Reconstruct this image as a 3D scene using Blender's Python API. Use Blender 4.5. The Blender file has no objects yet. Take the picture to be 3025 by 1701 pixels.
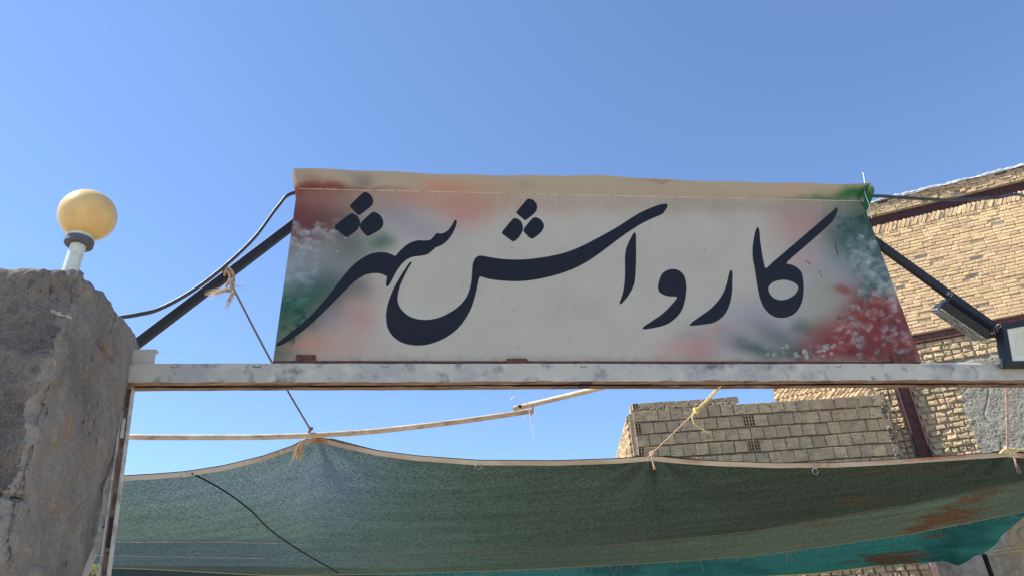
import bpy, bmesh, math, random
import numpy as np
from mathutils import Vector, noise
random.seed(7); rng = np.random.RandomState(11)
C = bpy.context.scene.collection
SC = bpy.context.scene

# ------------------------------------------------------------------ camera
S = 3025 / 2576
F = 1850 * S; CX, CY = 1512.5, 850.5
up = np.array([1080 * S - CX, -(-2680 * S - CY), -F]); up /= np.linalg.norm(up)
Yc = np.array([0, 0, -1.]); Yc = Yc - (Yc @ up) * up; Yc /= np.linalg.norm(Yc)
R = np.array([np.cross(Yc, up), Yc, up])
EYE = np.array([0, 0, 1.6])
cam = bpy.data.cameras.new('camera'); camo = bpy.data.objects.new('camera', cam); C.objects.link(camo)
from mathutils import Matrix
camo.matrix_world = Matrix([[*R[0], 0], [*R[1], 0], [*R[2], 1.6], [0, 0, 0, 1]])
cam.sensor_width = 36; cam.lens = 36 * F / 3025; cam.clip_start = .05; cam.clip_end = 2000
SC.camera = camo

# ------------------------------------------------------------------ light
SUN_EL = math.radians(52); SUN_AZ = math.radians(-90)     # azimuth from +Y, clockwise
sd = Vector((math.sin(SUN_AZ) * math.cos(SUN_EL), math.cos(SUN_AZ) * math.cos(SUN_EL), math.sin(SUN_EL)))
W = bpy.data.worlds.new('World'); SC.world = W; W.use_nodes = True
wn = W.node_tree.nodes; wl = W.node_tree.links
sky = wn.new('ShaderNodeTexSky'); sky.sky_type = 'NISHITA'; sky.sun_disc = False
sky.sun_elevation = SUN_EL; sky.sun_rotation = SUN_AZ % (2 * math.pi)
sky.altitude = 1200; sky.air_density = 1.0; sky.dust_density = .1; sky.ozone_density = 4.6
wl.new(sky.outputs[0], wn['Background'].inputs[0]); wn['Background'].inputs[1].default_value = .15
sl = bpy.data.lights.new('sun', 'SUN'); sl.energy = 5; sl.angle = math.radians(.5); sl.color = (1, .95, .87)
so = bpy.data.objects.new('sun', sl); C.objects.link(so); so.rotation_euler = (-sd).to_track_quat('-Z', 'Y').to_euler()
so.location = (-6, 0, 12)
VS = SC.view_settings; VS.view_transform = 'Standard'; VS.look = 'None'; VS.gamma = 1; VS.use_curve_mapping = False
VS.exposure = 0.8

# ------------------------------------------------------------------ geometry of the place
def ray(px, py):
    d = R @ np.array([px - CX, -(py - CY), -F]); return d / np.linalg.norm(d)
def hit(px, py, pl):
    p, n = pl; d = ray(px, py); return EYE + d * (((p - EYE) @ n) / (d @ n))
def project(P):
    c = (np.atleast_2d(P) - EYE) @ R
    return CX - F * c[:, 0] / c[:, 2], CY + F * c[:, 1] / c[:, 2]
def vplane(deg, p0):
    a = math.radians(deg)
    return np.array(p0, float), np.array([math.sin(a), -math.cos(a), 0.]), np.array([math.cos(a), math.sin(a), 0.])
GA = 9.08
GP, GN, GD = vplane(GA, (0, 4.38, 0))                     # plane of the gate beam's front face
def gate(off=0.): return (GP - GN * off, GN)              # off metres behind it
def g3(s, z, off=0.): return GP + GD * s - GN * off + np.array([0, 0, z])
BA = -21
BP, BN, BD = vplane(BA, (7, 12, 0))                       # brick wall
def b3(s, z, out=0.): return BP + BD * s + BN * out + np.array([0, 0, z])
KP, KN, KD = vplane(-1.5, (0, 12, 0))                     # hollow block wall
def k3(s, z, out=0.): return KP + KD * s + KN * out + np.array([0, 0, z])

# ------------------------------------------------------------------ helpers
def mesh(name, V, Fc, m, parent=None, smooth=False, col=None, colname='paint'):
    me = bpy.data.meshes.new(name); me.from_pydata([tuple(map(float, v)) for v in V], [], Fc)
    return wrap(name, me, m, parent, smooth, col, colname)
def wrap(name, me, m, parent=None, smooth=False, col=None, colname='paint'):
    me.update()
    if m is not None: me.materials.append(m)
    if smooth: me.polygons.foreach_set('use_smooth', [True] * len(me.polygons))
    if col is not None:
        a = me.color_attributes.new(colname, 'FLOAT_COLOR', 'POINT')
        c = np.ones((len(me.vertices), 4), np.float32); c[:, :col.shape[1]] = col
        a.data.foreach_set('color', c.ravel())
    o = bpy.data.objects.new(name, me); C.objects.link(o)
    if parent is not None:
        bpy_parent(o, parent)
    return o
def bpy_parent(o, parent):
    o.parent = parent
    o.matrix_parent_inverse = Matrix.Translation(-Vector(parent_loc(parent)))
def parent_loc(p):
    v = Vector(p.location)
    while p.parent: p = p.parent; v = Vector(p.location); 
    return v
def thing(name, label, cat, loc, group=None):
    o = bpy.data.objects.new(name, None); C.objects.link(o); o.location = [float(x) for x in loc]
    o.empty_display_size = .1
    return tag(o, label, cat, group)
def tag(o, label, cat, group=None):
    o['label'] = label; o['category'] = cat
    if group: o['group'] = group
    return o
def grid_faces(nu, nv):
    i = np.arange(nu - 1)[:, None] * nv + np.arange(nv - 1)[None, :]
    return np.stack([i, i + nv, i + nv + 1, i + 1], -1).reshape(-1, 4)
def gridmesh(name, P, m, parent=None, smooth=True, col=None, flip=False):
    nu, nv = P.shape[:2]; f = grid_faces(nu, nv)
    if flip: f = f[:, ::-1]
    me = bpy.data.meshes.new(name)
    me.vertices.add(nu * nv); me.vertices.foreach_set('co', P.reshape(-1).astype(np.float32))
    me.loops.add(f.size); me.loops.foreach_set('vertex_index', f.ravel().astype(np.int32))
    me.polygons.add(len(f)); me.polygons.foreach_set('loop_start', np.arange(0, f.size, 4, dtype=np.int32))
    me.update(calc_edges=True)
    return wrap(name, me, m, parent, smooth, None if col is None else col.reshape(nu * nv, -1))
def obox(name, c, ax, ay, az, m, parent=None, bevel=.003):
    """box centred at c with half-axis vectors"""
    c, ax, ay, az = [np.array(v, float) for v in (c, ax, ay, az)]
    bm = bmesh.new()
    vs = [bm.verts.new(c + i * ax + j * ay + k * az) for i in (-1, 1) for j in (-1, 1) for k in (-1, 1)]
    for f in ((0, 1, 3, 2), (4, 6, 7, 5), (0, 4, 5, 1), (2, 3, 7, 6), (0, 2, 6, 4), (1, 5, 7, 3)): bm.faces.new([vs[i] for i in f])
    if bevel: bmesh.ops.bevel(bm, geom=bm.edges[:], offset=bevel, segments=1, affect='EDGES')
    bmesh.ops.recalc_face_normals(bm, faces=bm.faces[:])
    me = bpy.data.meshes.new(name); bm.to_mesh(me); bm.free()
    return wrap(name, me, m, parent)
def smooth_path(pts, n=8):
    pts = [np.array(p, float) for p in pts]
    if len(pts) < 3: 
        return [pts[0] + (pts[-1] - pts[0]) * i / n for i in range(n + 1)]
    P = [2 * pts[0] - pts[1]] + pts + [2 * pts[-1] - pts[-2]]; out = []
    for i in range(1, len(P) - 2):
        for k in range(n):
            t = k / n; a, b, c, d = P[i - 1:i + 3]
            out.append(.5 * ((2 * b) + (-a + c) * t + (2 * a - 5 * b + 4 * c - d) * t * t + (-a + 3 * b - 3 * c + d) * t ** 3))
    out.append(pts[-1]); return out
def tube(name, pts, r, m, parent=None, seg=10, n=8, twist=0, lobes=0, cap=True, taper=None, smooth=True, join=False):
    P = smooth_path(pts, n) if n else [np.array(p, float) for p in pts]
    if twist:   # resample evenly for the strand pattern
        L = np.cumsum([0] + [np.linalg.norm(P[i + 1] - P[i]) for i in range(len(P) - 1)])
        k = max(8, int(L[-1] / (twist / 8))); tt = np.linspace(0, L[-1], k)
        A = np.array(P); P = [np.array([np.interp(t, L, A[:, j]) for j in range(3)]) for t in tt]
    V = []; Fc = []; dist = 0; prev = None
    for i, p in enumerate(P):
        t = P[min(i + 1, len(P) - 1)] - P[max(i - 1, 0)]; t = t / (np.linalg.norm(t) + 1e-9)
        if prev is None:
            a = np.cross(t, [0, 0, 1.]);
            if np.linalg.norm(a) < .1: a = np.cross(t, [0, 1., 0])
        else: a = prev - (prev @ t) * t
        a /= np.linalg.norm(a); prev = a; b = np.cross(t, a)
        if i: dist += np.linalg.norm(P[i] - P[i - 1])
        rr = r * (taper(i / (len(P) - 1)) if taper else 1)
        ph = dist / twist * 2 * math.pi / max(lobes, 1) * 1. if twist else 0
        for k in range(seg):
            th = 2 * math.pi * k / seg
            q = rr * (1 - .32 * (1 - abs(math.cos(lobes * (th - ph) / 2))) if lobes else 1)
            V.append(p + a * q * math.cos(th) + b * q * math.sin(th))
    for i in range(len(P) - 1):
        for k in range(seg):
            k2 = (k + 1) % seg; Fc.append((i * seg + k, i * seg + k2, (i + 1) * seg + k2, (i + 1) * seg + k))
    if cap: Fc += [tuple(range(seg))[::-1], tuple((len(P) - 1) * seg + k for k in range(seg))]
    if join: return V, Fc
    return mesh(name, V, Fc, m, parent, smooth)
def joined(name, parts, m, parent=None, smooth=True):
    V = []; Fc = []
    for v, f in parts:
        o = len(V); V += list(v); Fc += [tuple(i + o for i in q) for q in f]
    return mesh(name, V, Fc, m, parent, smooth)
def bar(name, A, B, w, d, m, parent=None, wdir=None, bevel=.003):
    A, B = np.array(A, float), np.array(B, float); t = (B - A); L = np.linalg.norm(t); t /= L
    wd = np.array([0, 0, 1.]) if wdir is None else np.array(wdir, float); wd = wd - (wd @ t) * t; wd /= np.linalg.norm(wd)
    return obox(name, (A + B) / 2, t * L / 2, wd * w / 2, np.cross(t, wd) * d / 2, m, parent, bevel)

# ------------------------------------------------------------------ materials
def mat(name, base, rough=.8, layers=(), bump=None, metal=0, rand=0, attr=None, trans=0, extra=None, spec=.3):
    """layers: (scale, colour, lo, hi, detail, stretch) blended by noise on world position"""
    m = bpy.data.materials.new(name); m.use_nodes = True; nt = m.node_tree; N = nt.nodes; L = nt.links
    bs = N['Principled BSDF']; bs.inputs['Roughness'].default_value = rough; bs.inputs['Metallic'].default_value = metal
    bs.inputs['Specular IOR Level'].default_value = spec
    geo = N.new('ShaderNodeNewGeometry')
    def coord(st):
        mp = N.new('ShaderNodeMapping'); mp.inputs['Scale'].default_value = st; L.new(geo.outputs['Position'], mp.inputs[0]); return mp.outputs[0]
    if attr:
        a = N.new('ShaderNodeAttribute'); a.attribute_name = attr; col = a.outputs['Color']
    else:
        rgb = N.new('ShaderNodeRGB'); rgb.outputs[0].default_value = (*base, 1); col = rgb.outputs[0]
    if rand:
        oi = N.new('ShaderNodeObjectInfo'); 
        hs = N.new('ShaderNodeHueSaturation'); mr = N.new('ShaderNodeMapRange')
        mr.inputs[3].default_value = 1 - rand; mr.inputs[4].default_value = 1 + rand
        L.new(oi.outputs['Random'], mr.inputs[0]); L.new(mr.outputs[0], hs.inputs['Value'])
        wn_ = N.new('ShaderNodeTexWhiteNoise'); wn_.noise_dimensions = '1D'; L.new(oi.outputs['Random'], wn_.inputs['W'])
        mr2 = N.new('ShaderNodeMapRange'); mr2.inputs[3].default_value = .5 - rand * .06; mr2.inputs[4].default_value = .5 + rand * .04
        L.new(wn_.outputs['Value'], mr2.inputs[0]); L.new(mr2.outputs[0], hs.inputs['Hue'])
        L.new(col, hs.inputs['Color']); col = hs.outputs[0]
    for i, ly in enumerate(layers):
        sc, c2, lo, hi = ly[:4]; det = ly[4] if len(ly) > 4 else 6; st = ly[5] if len(ly) > 5 else (1, 1, 1)
        nz = N.new('ShaderNodeTexNoise'); nz.inputs['Scale'].default_value = sc; nz.inputs['Detail'].default_value = det
        nz.inputs['Roughness'].default_value = .62
        L.new(coord(st), nz.inputs['Vector'])
        mr = N.new('ShaderNodeMapRange'); mr.inputs[1].default_value = lo; mr.inputs[2].default_value = hi
        if len(ly) > 6: mr.inputs[4].default_value = ly[6]
        L.new(nz.outputs['Fac'], mr.inputs[0])
        mx = N.new('ShaderNodeMix'); mx.data_type = 'RGBA'; L.new(mr.outputs[0], mx.inputs[0]); L.new(col, mx.inputs[6])
        mx.inputs[7].default_value = (*c2, 1); col = mx.outputs[2]
    if extra: col = extra(N, L, geo, col)
    L.new(col, bs.inputs['Base Color'])
    if bump:
        prev = None
        for sc, stg, dist in bump:
            nz = N.new('ShaderNodeTexNoise'); nz.inputs['Scale'].default_value = sc; nz.inputs['Detail'].default_value = 6
            L.new(geo.outputs['Position'], nz.inputs['Vector'])
            b = N.new('ShaderNodeBump'); b.inputs['Strength'].default_value = stg; b.inputs['Distance'].default_value = dist
            L.new(nz.outputs['Fac'], b.inputs['Height'])
            if prev: L.new(prev, b.inputs['Normal'])
            prev = b.outputs[0]
        L.new(prev, bs.inputs['Normal'])
    return m
def zmask(lo, hi, c2, sc=6, amp=.02, det=8):
    """stain whose ragged boundary follows a level (rust creeping from an edge)"""
    def f(N, L, geo, col):
        sx = N.new('ShaderNodeSeparateXYZ'); L.new(geo.outputs['Position'], sx.inputs[0])
        nz = N.new('ShaderNodeTexNoise'); nz.inputs['Scale'].default_value = sc; nz.inputs['Detail'].default_value = det
        L.new(geo.outputs['Position'], nz.inputs['Vector'])
        ma = N.new('ShaderNodeMath'); ma.operation = 'MULTIPLY_ADD'; ma.inputs[1].default_value = amp; L.new(nz.outputs['Fac'], ma.inputs[0]); L.new(sx.outputs[2], ma.inputs[2])
        mr = N.new('ShaderNodeMapRange'); mr.inputs[1].default_value = lo + amp * .5; mr.inputs[2].default_value = hi + amp * .5
        mr.inputs[3].default_value = 1; mr.inputs[4].default_value = 0
        L.new(ma.outputs[0], mr.inputs[0])
        mx = N.new('ShaderNodeMix'); mx.data_type = 'RGBA'; L.new(mr.outputs[0], mx.inputs[0]); L.new(col, mx.inputs[6]); mx.inputs[7].default_value = (*c2, 1)
        return mx.outputs[2]
    return f

M = {}
M['ground'] = mat('dusty_concrete', (.42, .35, .26), .95, [(.6, (.34, .28, .21), .4, .65), (12, (.48, .41, .32), .5, .7)], [(20, .4, .01)])
M['pillar'] = mat('weathered_cement', (.185, .163, .142), .95,
    [(1.7, (.10, .086, .082), .44, .62, 9), (3.2, (.25, .21, .165), .50, .68, 9), (13, (.12, .10, .09), .52, .66, 9), (9, (.29, .25, .20), .58, .72, 9),
     (24, (.05, .042, .04), .60, .67, 8, (1, 1, .35)), (4.4, (.27, .155, .09), .66, .73, 6), (130, (.28, .25, .21), .5, .72)],
    [(6, .8, .04), (26, 1, .03), (70, 1, .016), (200, .9, .006)])
M['side_cement'] = mat('lighter_side_cement', (.245, .218, .185), .95,
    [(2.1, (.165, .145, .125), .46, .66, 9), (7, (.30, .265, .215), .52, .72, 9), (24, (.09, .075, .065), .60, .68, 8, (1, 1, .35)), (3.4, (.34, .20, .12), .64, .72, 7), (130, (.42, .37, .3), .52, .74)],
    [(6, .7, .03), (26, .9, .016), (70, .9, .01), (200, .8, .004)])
M['mortar'] = mat('lime_mortar', (.42, .36, .28), .95, [(8, (.28, .23, .18), .45, .65)], [(60, .6, .01)])
M['brick'] = mat('buff_brick', (.69, .485, .262), .9, [(5, (.60, .40, .25), .5, .68), (30, (.28, .18, .12), .60, .66, 5), (90, (.80, .61, .38), .5, .7)],
    [(40, .8, .008), (150, .6, .004)], rand=.2)
M['roughbrick'] = mat('rough_brick', (.55, .41, .24), .95, [(16, (.36, .27, .16), .5, .66), (12, (.58, .34, .18), .6, .7), (55, (.22, .18, .13), .6, .68)],
    [(30, .9, .02), (120, .6, .006)], rand=.22)
M['block'] = mat('clay_block', (.52, .36, .20), .92, [(9, (.35, .25, .155), .46, .62, 6, (1, 1, 2.2)), (22, (.26, .21, .165), .56, .68), (6, (.46, .24, .15), .64, .72), (60, (.5, .42, .31), .58, .72, 4, (.4, .4, 3))],
    [(40, .4, .006), (160, .4, .003)], rand=.2)
M['block_mortar'] = mat('block_mortar', (.42, .34, .24), .95, [(20, (.2, .18, .16), .5, .62)], [(50, 1, .02)])
M['render'] = mat('cement_render', (.33, .30, .235), .95, [(7, (.24, .215, .17), .45, .62), (38, (.13, .115, .09), .58, .66), (3, (.42, .38, .30), .52, .7)],
    [(12, .6, .02), (60, 1, .016), (160, .8, .006)], extra=zmask(3.7, 4.3, (.56, .45, .33), 2, .5))
M['maroon'] = mat('maroon_primer_steel', (.125, .055, .045), .75, [(12, (.07, .032, .03), .45, .65), (30, (.22, .13, .1), .62, .74)], [(60, .3, .003)], rand=.05)
M['shadesteel'] = mat('shade_darkened_steel', (.06, .024, .024), .7, [(20, (.03, .015, .018), .45, .65)])  # maroon steel coloured darker for the parapet's shade
M['palepost'] = mat('pink_primer_steel', (.55, .36, .3), .7, [(12, (.35, .2, .16), .5, .65)])
M['sheet'] = mat('white_plastic_sheet', (.52, .54, .54), .4, [(9, (.36, .39, .40), .45, .6)], [(14, 1, .05), (40, .6, .02)])
M['beam'] = mat('grey_painted_steel', (.47, .45, .375), .55,
    [(2.2, (.37, .36, .33), .42, .64, 8), (7, (.53, .50, .41), .5, .7), (9, (.20, .19, .18), .53, .68, 8), (40, (.25, .2, .16), .66, .71, 8), (13, (.3, .16, .09), .70, .73, 8)],
    [(10, .15, .01), (90, .25, .002)], extra=zmask(3.298, 3.303, (.20, .11, .065), 5, .05))
M['underrust'] = mat('rust_brown_steel', (.26, .175, .115), .85, [(14, (.12, .065, .045), .48, .62, 8, (.25, 1, 1)), (30, (.38, .32, .25), .54, .7, 8, (.2, 1, 1)), (6, (.33, .15, .08), .6, .7)], [(50, .5, .004)])
M['rust'] = mat('dark_red_rust', (.13, .05, .035), .8, [(20, (.06, .03, .028), .48, .62), (50, (.25, .12, .08), .58, .7)], [(70, .5, .003)])
M['paint'] = mat('sprayed_sign_paint', (.6, .6, .58), .5, [(60, (.3, .28, .25), .69, .74, 4, (1, 1, 1), .35), (300, (.05, .05, .05), .5, .8, 2, (1, 1, 1), .14), (2.2, (.25, .2, .15), .5, .8, 6, (1, 1, 1), .12)], [(110, .7, .003), (260, .5, .0016), (10, .15, .012)], attr='paint', spec=.12)
M['ink'] = mat('navy_black_lettering', (.008, .008, .012), .5, [(30, (.016, .017, .022), .55, .75)], [(160, .3, .0012)])
M['bare'] = mat('bare_sheet_metal', (.7, .6, .48), .4, [(30, (.4, .25, .15), .5, .65)], metal=.2)
M['black_steel'] = mat('black_painted_steel', (.022, .021, .025), .45, [(14, (.045, .03, .028), .55, .7)], [(60, .3, .002)])
M['cable'] = mat('black_rubber_cable', (.05, .05, .055), .4, [(30, (.12, .12, .12), .6, .7)])
M['globe'] = mat('yellowed_globe_plastic', (.72, .50, .20), .32, [(9, (.66, .43, .17), .45, .65), (60, (.45, .25, .1), .70, .74)], [(30, .08, .004)])
M['globe'].node_tree.nodes['Principled BSDF'].inputs['Subsurface Weight'].default_value = .35
M['globe'].node_tree.nodes['Principled BSDF'].inputs['Subsurface Radius'].default_value = (.08, .05, .02)
M['pvc'] = mat('grey_white_pvc', (.62, .66, .58), .45, [(20, (.45, .48, .42), .5, .7)])
M['collar'] = mat('dark_grey_rubber', (.10, .10, .11), .6, [(40, (.2, .2, .2), .55, .7)])
M['pole'] = mat('weathered_cane_tube', (.58, .47, .34), .6, [(30, (.32, .25, .17), .50, .68, 8, (.3, 1, 1)), (8, (.7, .6, .46), .5, .68)], [(50, .5, .004)])
M['hemp'] = mat('tan_hemp_rope', (.48, .34, .24), .95, [(90, (.3, .2, .14), .5, .65)], [(200, .8, .004)])
M['greyrope'] = mat('grey_brown_rope', (.22, .17, .15), .95, [(90, (.12, .09, .08), .5, .65)], [(200, .8, .004)])
M['yellowrope'] = mat('pale_yellow_rope', (.66, .58, .27), .8, [(90, (.4, .34, .15), .5, .65)], [(200, .8, .004)])
M['whiterope'] = mat('white_brown_rope', (.6, .46, .36), .85, [(40, (.3, .14, .08), .5, .6)], [(200, .8, .004)])
M['twine'] = mat('white_plastic_twine', (.82, .8, .78), .4)
M['straw'] = mat('frayed_straw_fibre', (.66, .52, .32), .9, [(60, (.42, .28, .16), .5, .65)])
M['tape'] = mat('beige_hem_tape', (.56, .45, .33), .75, [(5, (.48, .39, .29), .45, .6, 5, (.3, 1, 1)), (1.3, (.40, .13, .035), .60, .66, 5)], [(80, .4, .002)], attr='paint')
M['strap'] = mat('white_painted_flat_steel', (.58, .53, .47), .6, [(14, (.33, .28, .24), .48, .64), (40, (.12, .08, .06), .64, .68)], [(70, .3, .002)])
M['darkred'] = mat('dark_maroon_angle', (.07, .035, .04), .6)
M['housing'] = mat('black_lamp_housing', (.018, .019, .022), .5, [(30, (.04, .04, .04), .55, .7)])
M['glass'] = mat('dusty_lamp_glass', (.66, .64, .50), .25, [(6, (.56, .54, .42), .45, .65)], spec=.6)
M['led'] = mat('yellow_led_chip', (.66, .58, .33), .4)
M['lens'] = mat('dusty_reflector_lens', (.2, .19, .16), .35, [(60, (.45, .43, .36), .52, .6), (20, (.1, .1, .09), .5, .6)], [(110, .6, .004)])
M['bolt'] = mat('grey_screw_metal', (.42, .42, .4), .5, [(90, (.2, .15, .1), .5, .65)], metal=.3)
M['hemfray'] = mat('grey_frayed_hem', (.34, .33, .27), .9)
M['hole'] = mat('hollow_shade_dark', (.03, .022, .018), .95)  # near-black stands for the shade inside block cells and pole ends
M['seam'] = mat('black_cord', (.012, .014, .013), .9)
M['pinkthread'] = mat('pink_brown_thread', (.30, .16, .13), .9)

def netmat(name, weave):
    m = bpy.data.materials.new(name); m.use_nodes = True; nt = m.node_tree; N = nt.nodes; L = nt.links; N.clear()
    out = N.new('ShaderNodeOutputMaterial'); geo = N.new('ShaderNodeNewGeometry')
    at = N.new('ShaderNodeAttribute'); at.attribute_name = 'paint'
    mp = N.new('ShaderNodeMapping'); mp.inputs['Scale'].default_value = (.22, 1, 1); L.new(geo.outputs['Position'], mp.inputs[0])
    nz = N.new('ShaderNodeTexNoise'); nz.inputs['Scale'].default_value = weave; nz.inputs['Detail'].default_value = 3; L.new(mp.outputs[0], nz.inputs['Vector'])
    n2 = N.new('ShaderNodeTexNoise'); n2.inputs['Scale'].default_value = 7; n2.inputs['Detail'].default_value = 7
    mp2 = N.new('ShaderNodeMapping'); mp2.inputs['Scale'].default_value = (.12, 1.6, 1); L.new(geo.outputs['Position'], mp2.inputs[0]); L.new(mp2.outputs[0], n2.inputs['Vector'])
    r1 = N.new('ShaderNodeMapRange'); r1.inputs[1].default_value = .3; r1.inputs[2].default_value = .7; r1.inputs[3].default_value = .15; r1.inputs[4].default_value = 1.95; L.new(nz.outputs['Fac'], r1.inputs[0])
    r2 = N.new('ShaderNodeMapRange'); r2.inputs[1].default_value = .3; r2.inputs[2].default_value = .7; r2.inputs[3].default_value = .84; r2.inputs[4].default_value = 1.16; L.new(n2.outputs['Fac'], r2.inputs[0])
    mu = N.new('ShaderNodeMath'); mu.operation = 'MULTIPLY'; L.new(r1.outputs[0], mu.inputs[0]); L.new(r2.outputs[0], mu.inputs[1])
    vm = N.new('ShaderNodeVectorMath'); vm.operation = 'SCALE'; L.new(at.outputs['Color'], vm.inputs[0]); L.new(mu.outputs[0], vm.inputs['Scale'])
    df = N.new('ShaderNodeBsdfDiffuse'); tl = N.new('ShaderNodeBsdfTranslucent'); L.new(vm.outputs[0], df.inputs[0]); L.new(vm.outputs[0], tl.inputs[0])
    ms = N.new('ShaderNodeMixShader'); ms.inputs[0].default_value = .5; L.new(df.outputs[0], ms.inputs[1]); L.new(tl.outputs[0], ms.inputs[2])
    tr = N.new('ShaderNodeBsdfTransparent'); m2 = N.new('ShaderNodeMixShader')
    # holes of the weave: share of open area in alpha
    th = N.new('ShaderNodeMath'); th.operation = 'MULTIPLY'; L.new(at.outputs['Alpha'], th.inputs[0]); L.new(r1.outputs[0], th.inputs[1])
    L.new(th.outputs[0], m2.inputs[0]); L.new(ms.outputs[0], m2.inputs[1]); L.new(tr.outputs[0], m2.inputs[2])
    L.new(m2.outputs[0], out.inputs[0]); return m
M['net'] = netmat('green_shade_net', 190)

# ------------------------------------------------------------------ ground
g = mesh('ground', [(-300, -300, 0), (300, -300, 0), (300, 300, 0), (-300, 300, 0)], [(0, 1, 2, 3)], M['ground']); g['kind'] = 'structure'

# ------------------------------------------------------------------ pillar (rough cement)
back = hit(405, 985, gate()); ztop = back[2]
def onz(px, py, z):
    d = ray(px, py); return EYE + d * ((z - EYE[2]) / d[2])
front = onz(245, 790, ztop)
e2 = back - front; e2[2] = 0; PD = np.linalg.norm(e2) + .115; e2 /= np.linalg.norm(e2); e1 = -GD
PWD = 1.1
def fbm(p, sc, o=5): return noise.fractal(Vector(p) * sc, 1.0, 2.0, o)
def pillar():
    root = thing('cement_pillar', 'rough grey cement gate pillar with broken top edge under the yellow globe lamp', 'pillar', (front + e1 * .5 + e2 * PD / 2) * [1, 1, 0])
    st = .012
    def disp(p, n):
        d = .016 * fbm(p, 2.2, 3) + .008 * fbm(p, 9, 4) + .005 * noise.noise(Vector(p) * 24) + .004 * noise.noise(Vector(p) * 55)
        qx_, qy_ = project(np.array(p))
        for (ax_, ay_, bx_, by_, w_, dp) in ((296, 1008, 308, 1032, 9, .05), (306, 1030, 338, 1066, 6, .03), (-20, 1452, 90, 1470, 10, .03), (165, 960, 140, 1210, 4, .012)):
            tx_ = max(0, min(1, ((qx_[0] - ax_) * (bx_ - ax_) + (qy_[0] - ay_) * (by_ - ay_)) / ((bx_ - ax_) ** 2 + (by_ - ay_) ** 2)))
            dd_ = math.hypot(qx_[0] - ax_ - tx_ * (bx_ - ax_), qy_[0] - ay_ - tx_ * (by_ - ay_)) + 4 * noise.noise(Vector(p) * 30)
            d -= dp * max(0, min(1, (w_ - dd_) / 5))
        w = noise.noise(Vector(p) * 3.3 + Vector((7, 1, 3)))
        if w > .34: d -= (w - .34) * .10
        w2 = noise.noise(Vector(p) * 1.9 + Vector((2, 9, 5))) + .25 * noise.noise(Vector(p) * 8)
        d -= .016 * min(1, max(0, (w2 - .10) / .035))
        w3 = abs(noise.noise(Vector((p[0] * 3, p[1] * 3, p[2] * 1.3)) + Vector((4, 4, 4)))); d -= .010 * max(0, 1 - w3 / .03)
        return np.array(p) + np.array(n) * d
    O = front * [1, 1, 0]
    def top(a, b):   # ragged top height over the plan position
        return ztop + .018 * fbm((a * 3, b * 3, .3), 2.5, 5) - .02 * max(0, noise.noise(Vector((a * 6, b * 7, 2))))
    # perimeter strips: front (right->left), side (front->back), back, far side
    corners = [O + e1 * PWD, O, O + e2 * PD, O + e2 * PD + e1 * PWD, O + e1 * PWD]
    per = []
    for i in range(4):
        L = np.linalg.norm(corners[i + 1] - corners[i]); s_ = st if i < 2 else .06
        k = int(L / s_)
        nrm = [GN, -e1, -GN, e1][i]
        for j in range(k):
            t = j / k; p = corners[i] * (1 - t) + corners[i + 1] * t
            n = np.array(nrm)
            per.append((p, n))
    per.append(per[0])
    zs = np.concatenate([np.linspace(0, 1.8, 24, endpoint=False), np.linspace(1.8, 1, 110)[::1] * 0 + np.linspace(0, 1, 110) * 1 + 0]) if False else None
    nz_lo, nz_hi = 18, 165
    P = np.zeros((len(per), nz_lo + nz_hi + 3, 3))
    cen = O + e1 * PWD / 2 + e2 * PD / 2
    for i, (p, n) in enumerate(per):
        a = (p - O) @ e1; b = (p - O) @ e2; T = top(a, b)
        # rounded, crumbled arris
        dcor = min(np.linalg.norm(p - c) for c in corners[:4]); rr = max(0, .05 - dcor)
        zz = list(np.linspace(0, 1.75, nz_lo, endpoint=False)) + list(np.linspace(1.75, T, nz_hi))
        for j, z in enumerate(zz):
            q = disp((p[0], p[1], z), n)
            inward = (cen - p); inward /= np.linalg.norm(inward)
            q = q + inward * (rr * .35 + max(0, (z - T + .03)) * .4 * (1 + noise.noise(Vector((p[0] * 9, p[1] * 9, 0)))))
            q = q - e2 * max(0, (b / PD)) * (T - z) * .055 if z > .3 else q - e2 * max(0, (b / PD)) * T * .055
            P[i, j] = q
        for j, f in enumerate((.1, .35, .999)):
            q = P[i, nz_lo + nz_hi - 1] * (1 - f) + np.array([cen[0], cen[1], ztop]) * f
            q[2] = ztop * f + T * (1 - f) + .012 * fbm(q, 6, 4) * (1 - f); P[i, nz_lo + nz_hi + j] = q
    P[-1] = P[0]
    pb = gridmesh('pillar_body', P, M['pillar'], root); pb.data.materials.append(M['side_cement'])
    for f_ in pb.data.polygons:     # lighter cement on the inner side, ragged where it meets the front
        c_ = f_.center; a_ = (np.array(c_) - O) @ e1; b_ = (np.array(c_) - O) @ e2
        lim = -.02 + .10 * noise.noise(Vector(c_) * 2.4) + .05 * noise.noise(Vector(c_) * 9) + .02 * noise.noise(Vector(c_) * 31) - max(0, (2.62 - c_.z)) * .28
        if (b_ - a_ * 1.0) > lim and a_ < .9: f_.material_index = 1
    # flaked white patch and exposed pebbles
    V = []
    for k in range(44):
        px, py = 150 + random.random() * 60, 915 + random.random() * 22
        py = 913 + (px - 150) * .35 + random.random() * 8
        c = hit(px, py, (front + GN * .022, GN)); L = .003 + random.random() * .005
        a = random.random() * .8; t = e1 * math.cos(a) + np.array([0, 0, 1]) * math.sin(a); u = np.cross(t, GN) * .7
        V.append(([c - t * L - u * .002, c + t * L - u * .002, c + t * L * .7 + u * .002 + GN * .004, c - t * L * .8 + u * .002 + GN * .003], [(0, 1, 2, 3)]))
    joined('flaked_plaster', V, M['sheet'], root, False)
pillar()

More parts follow.
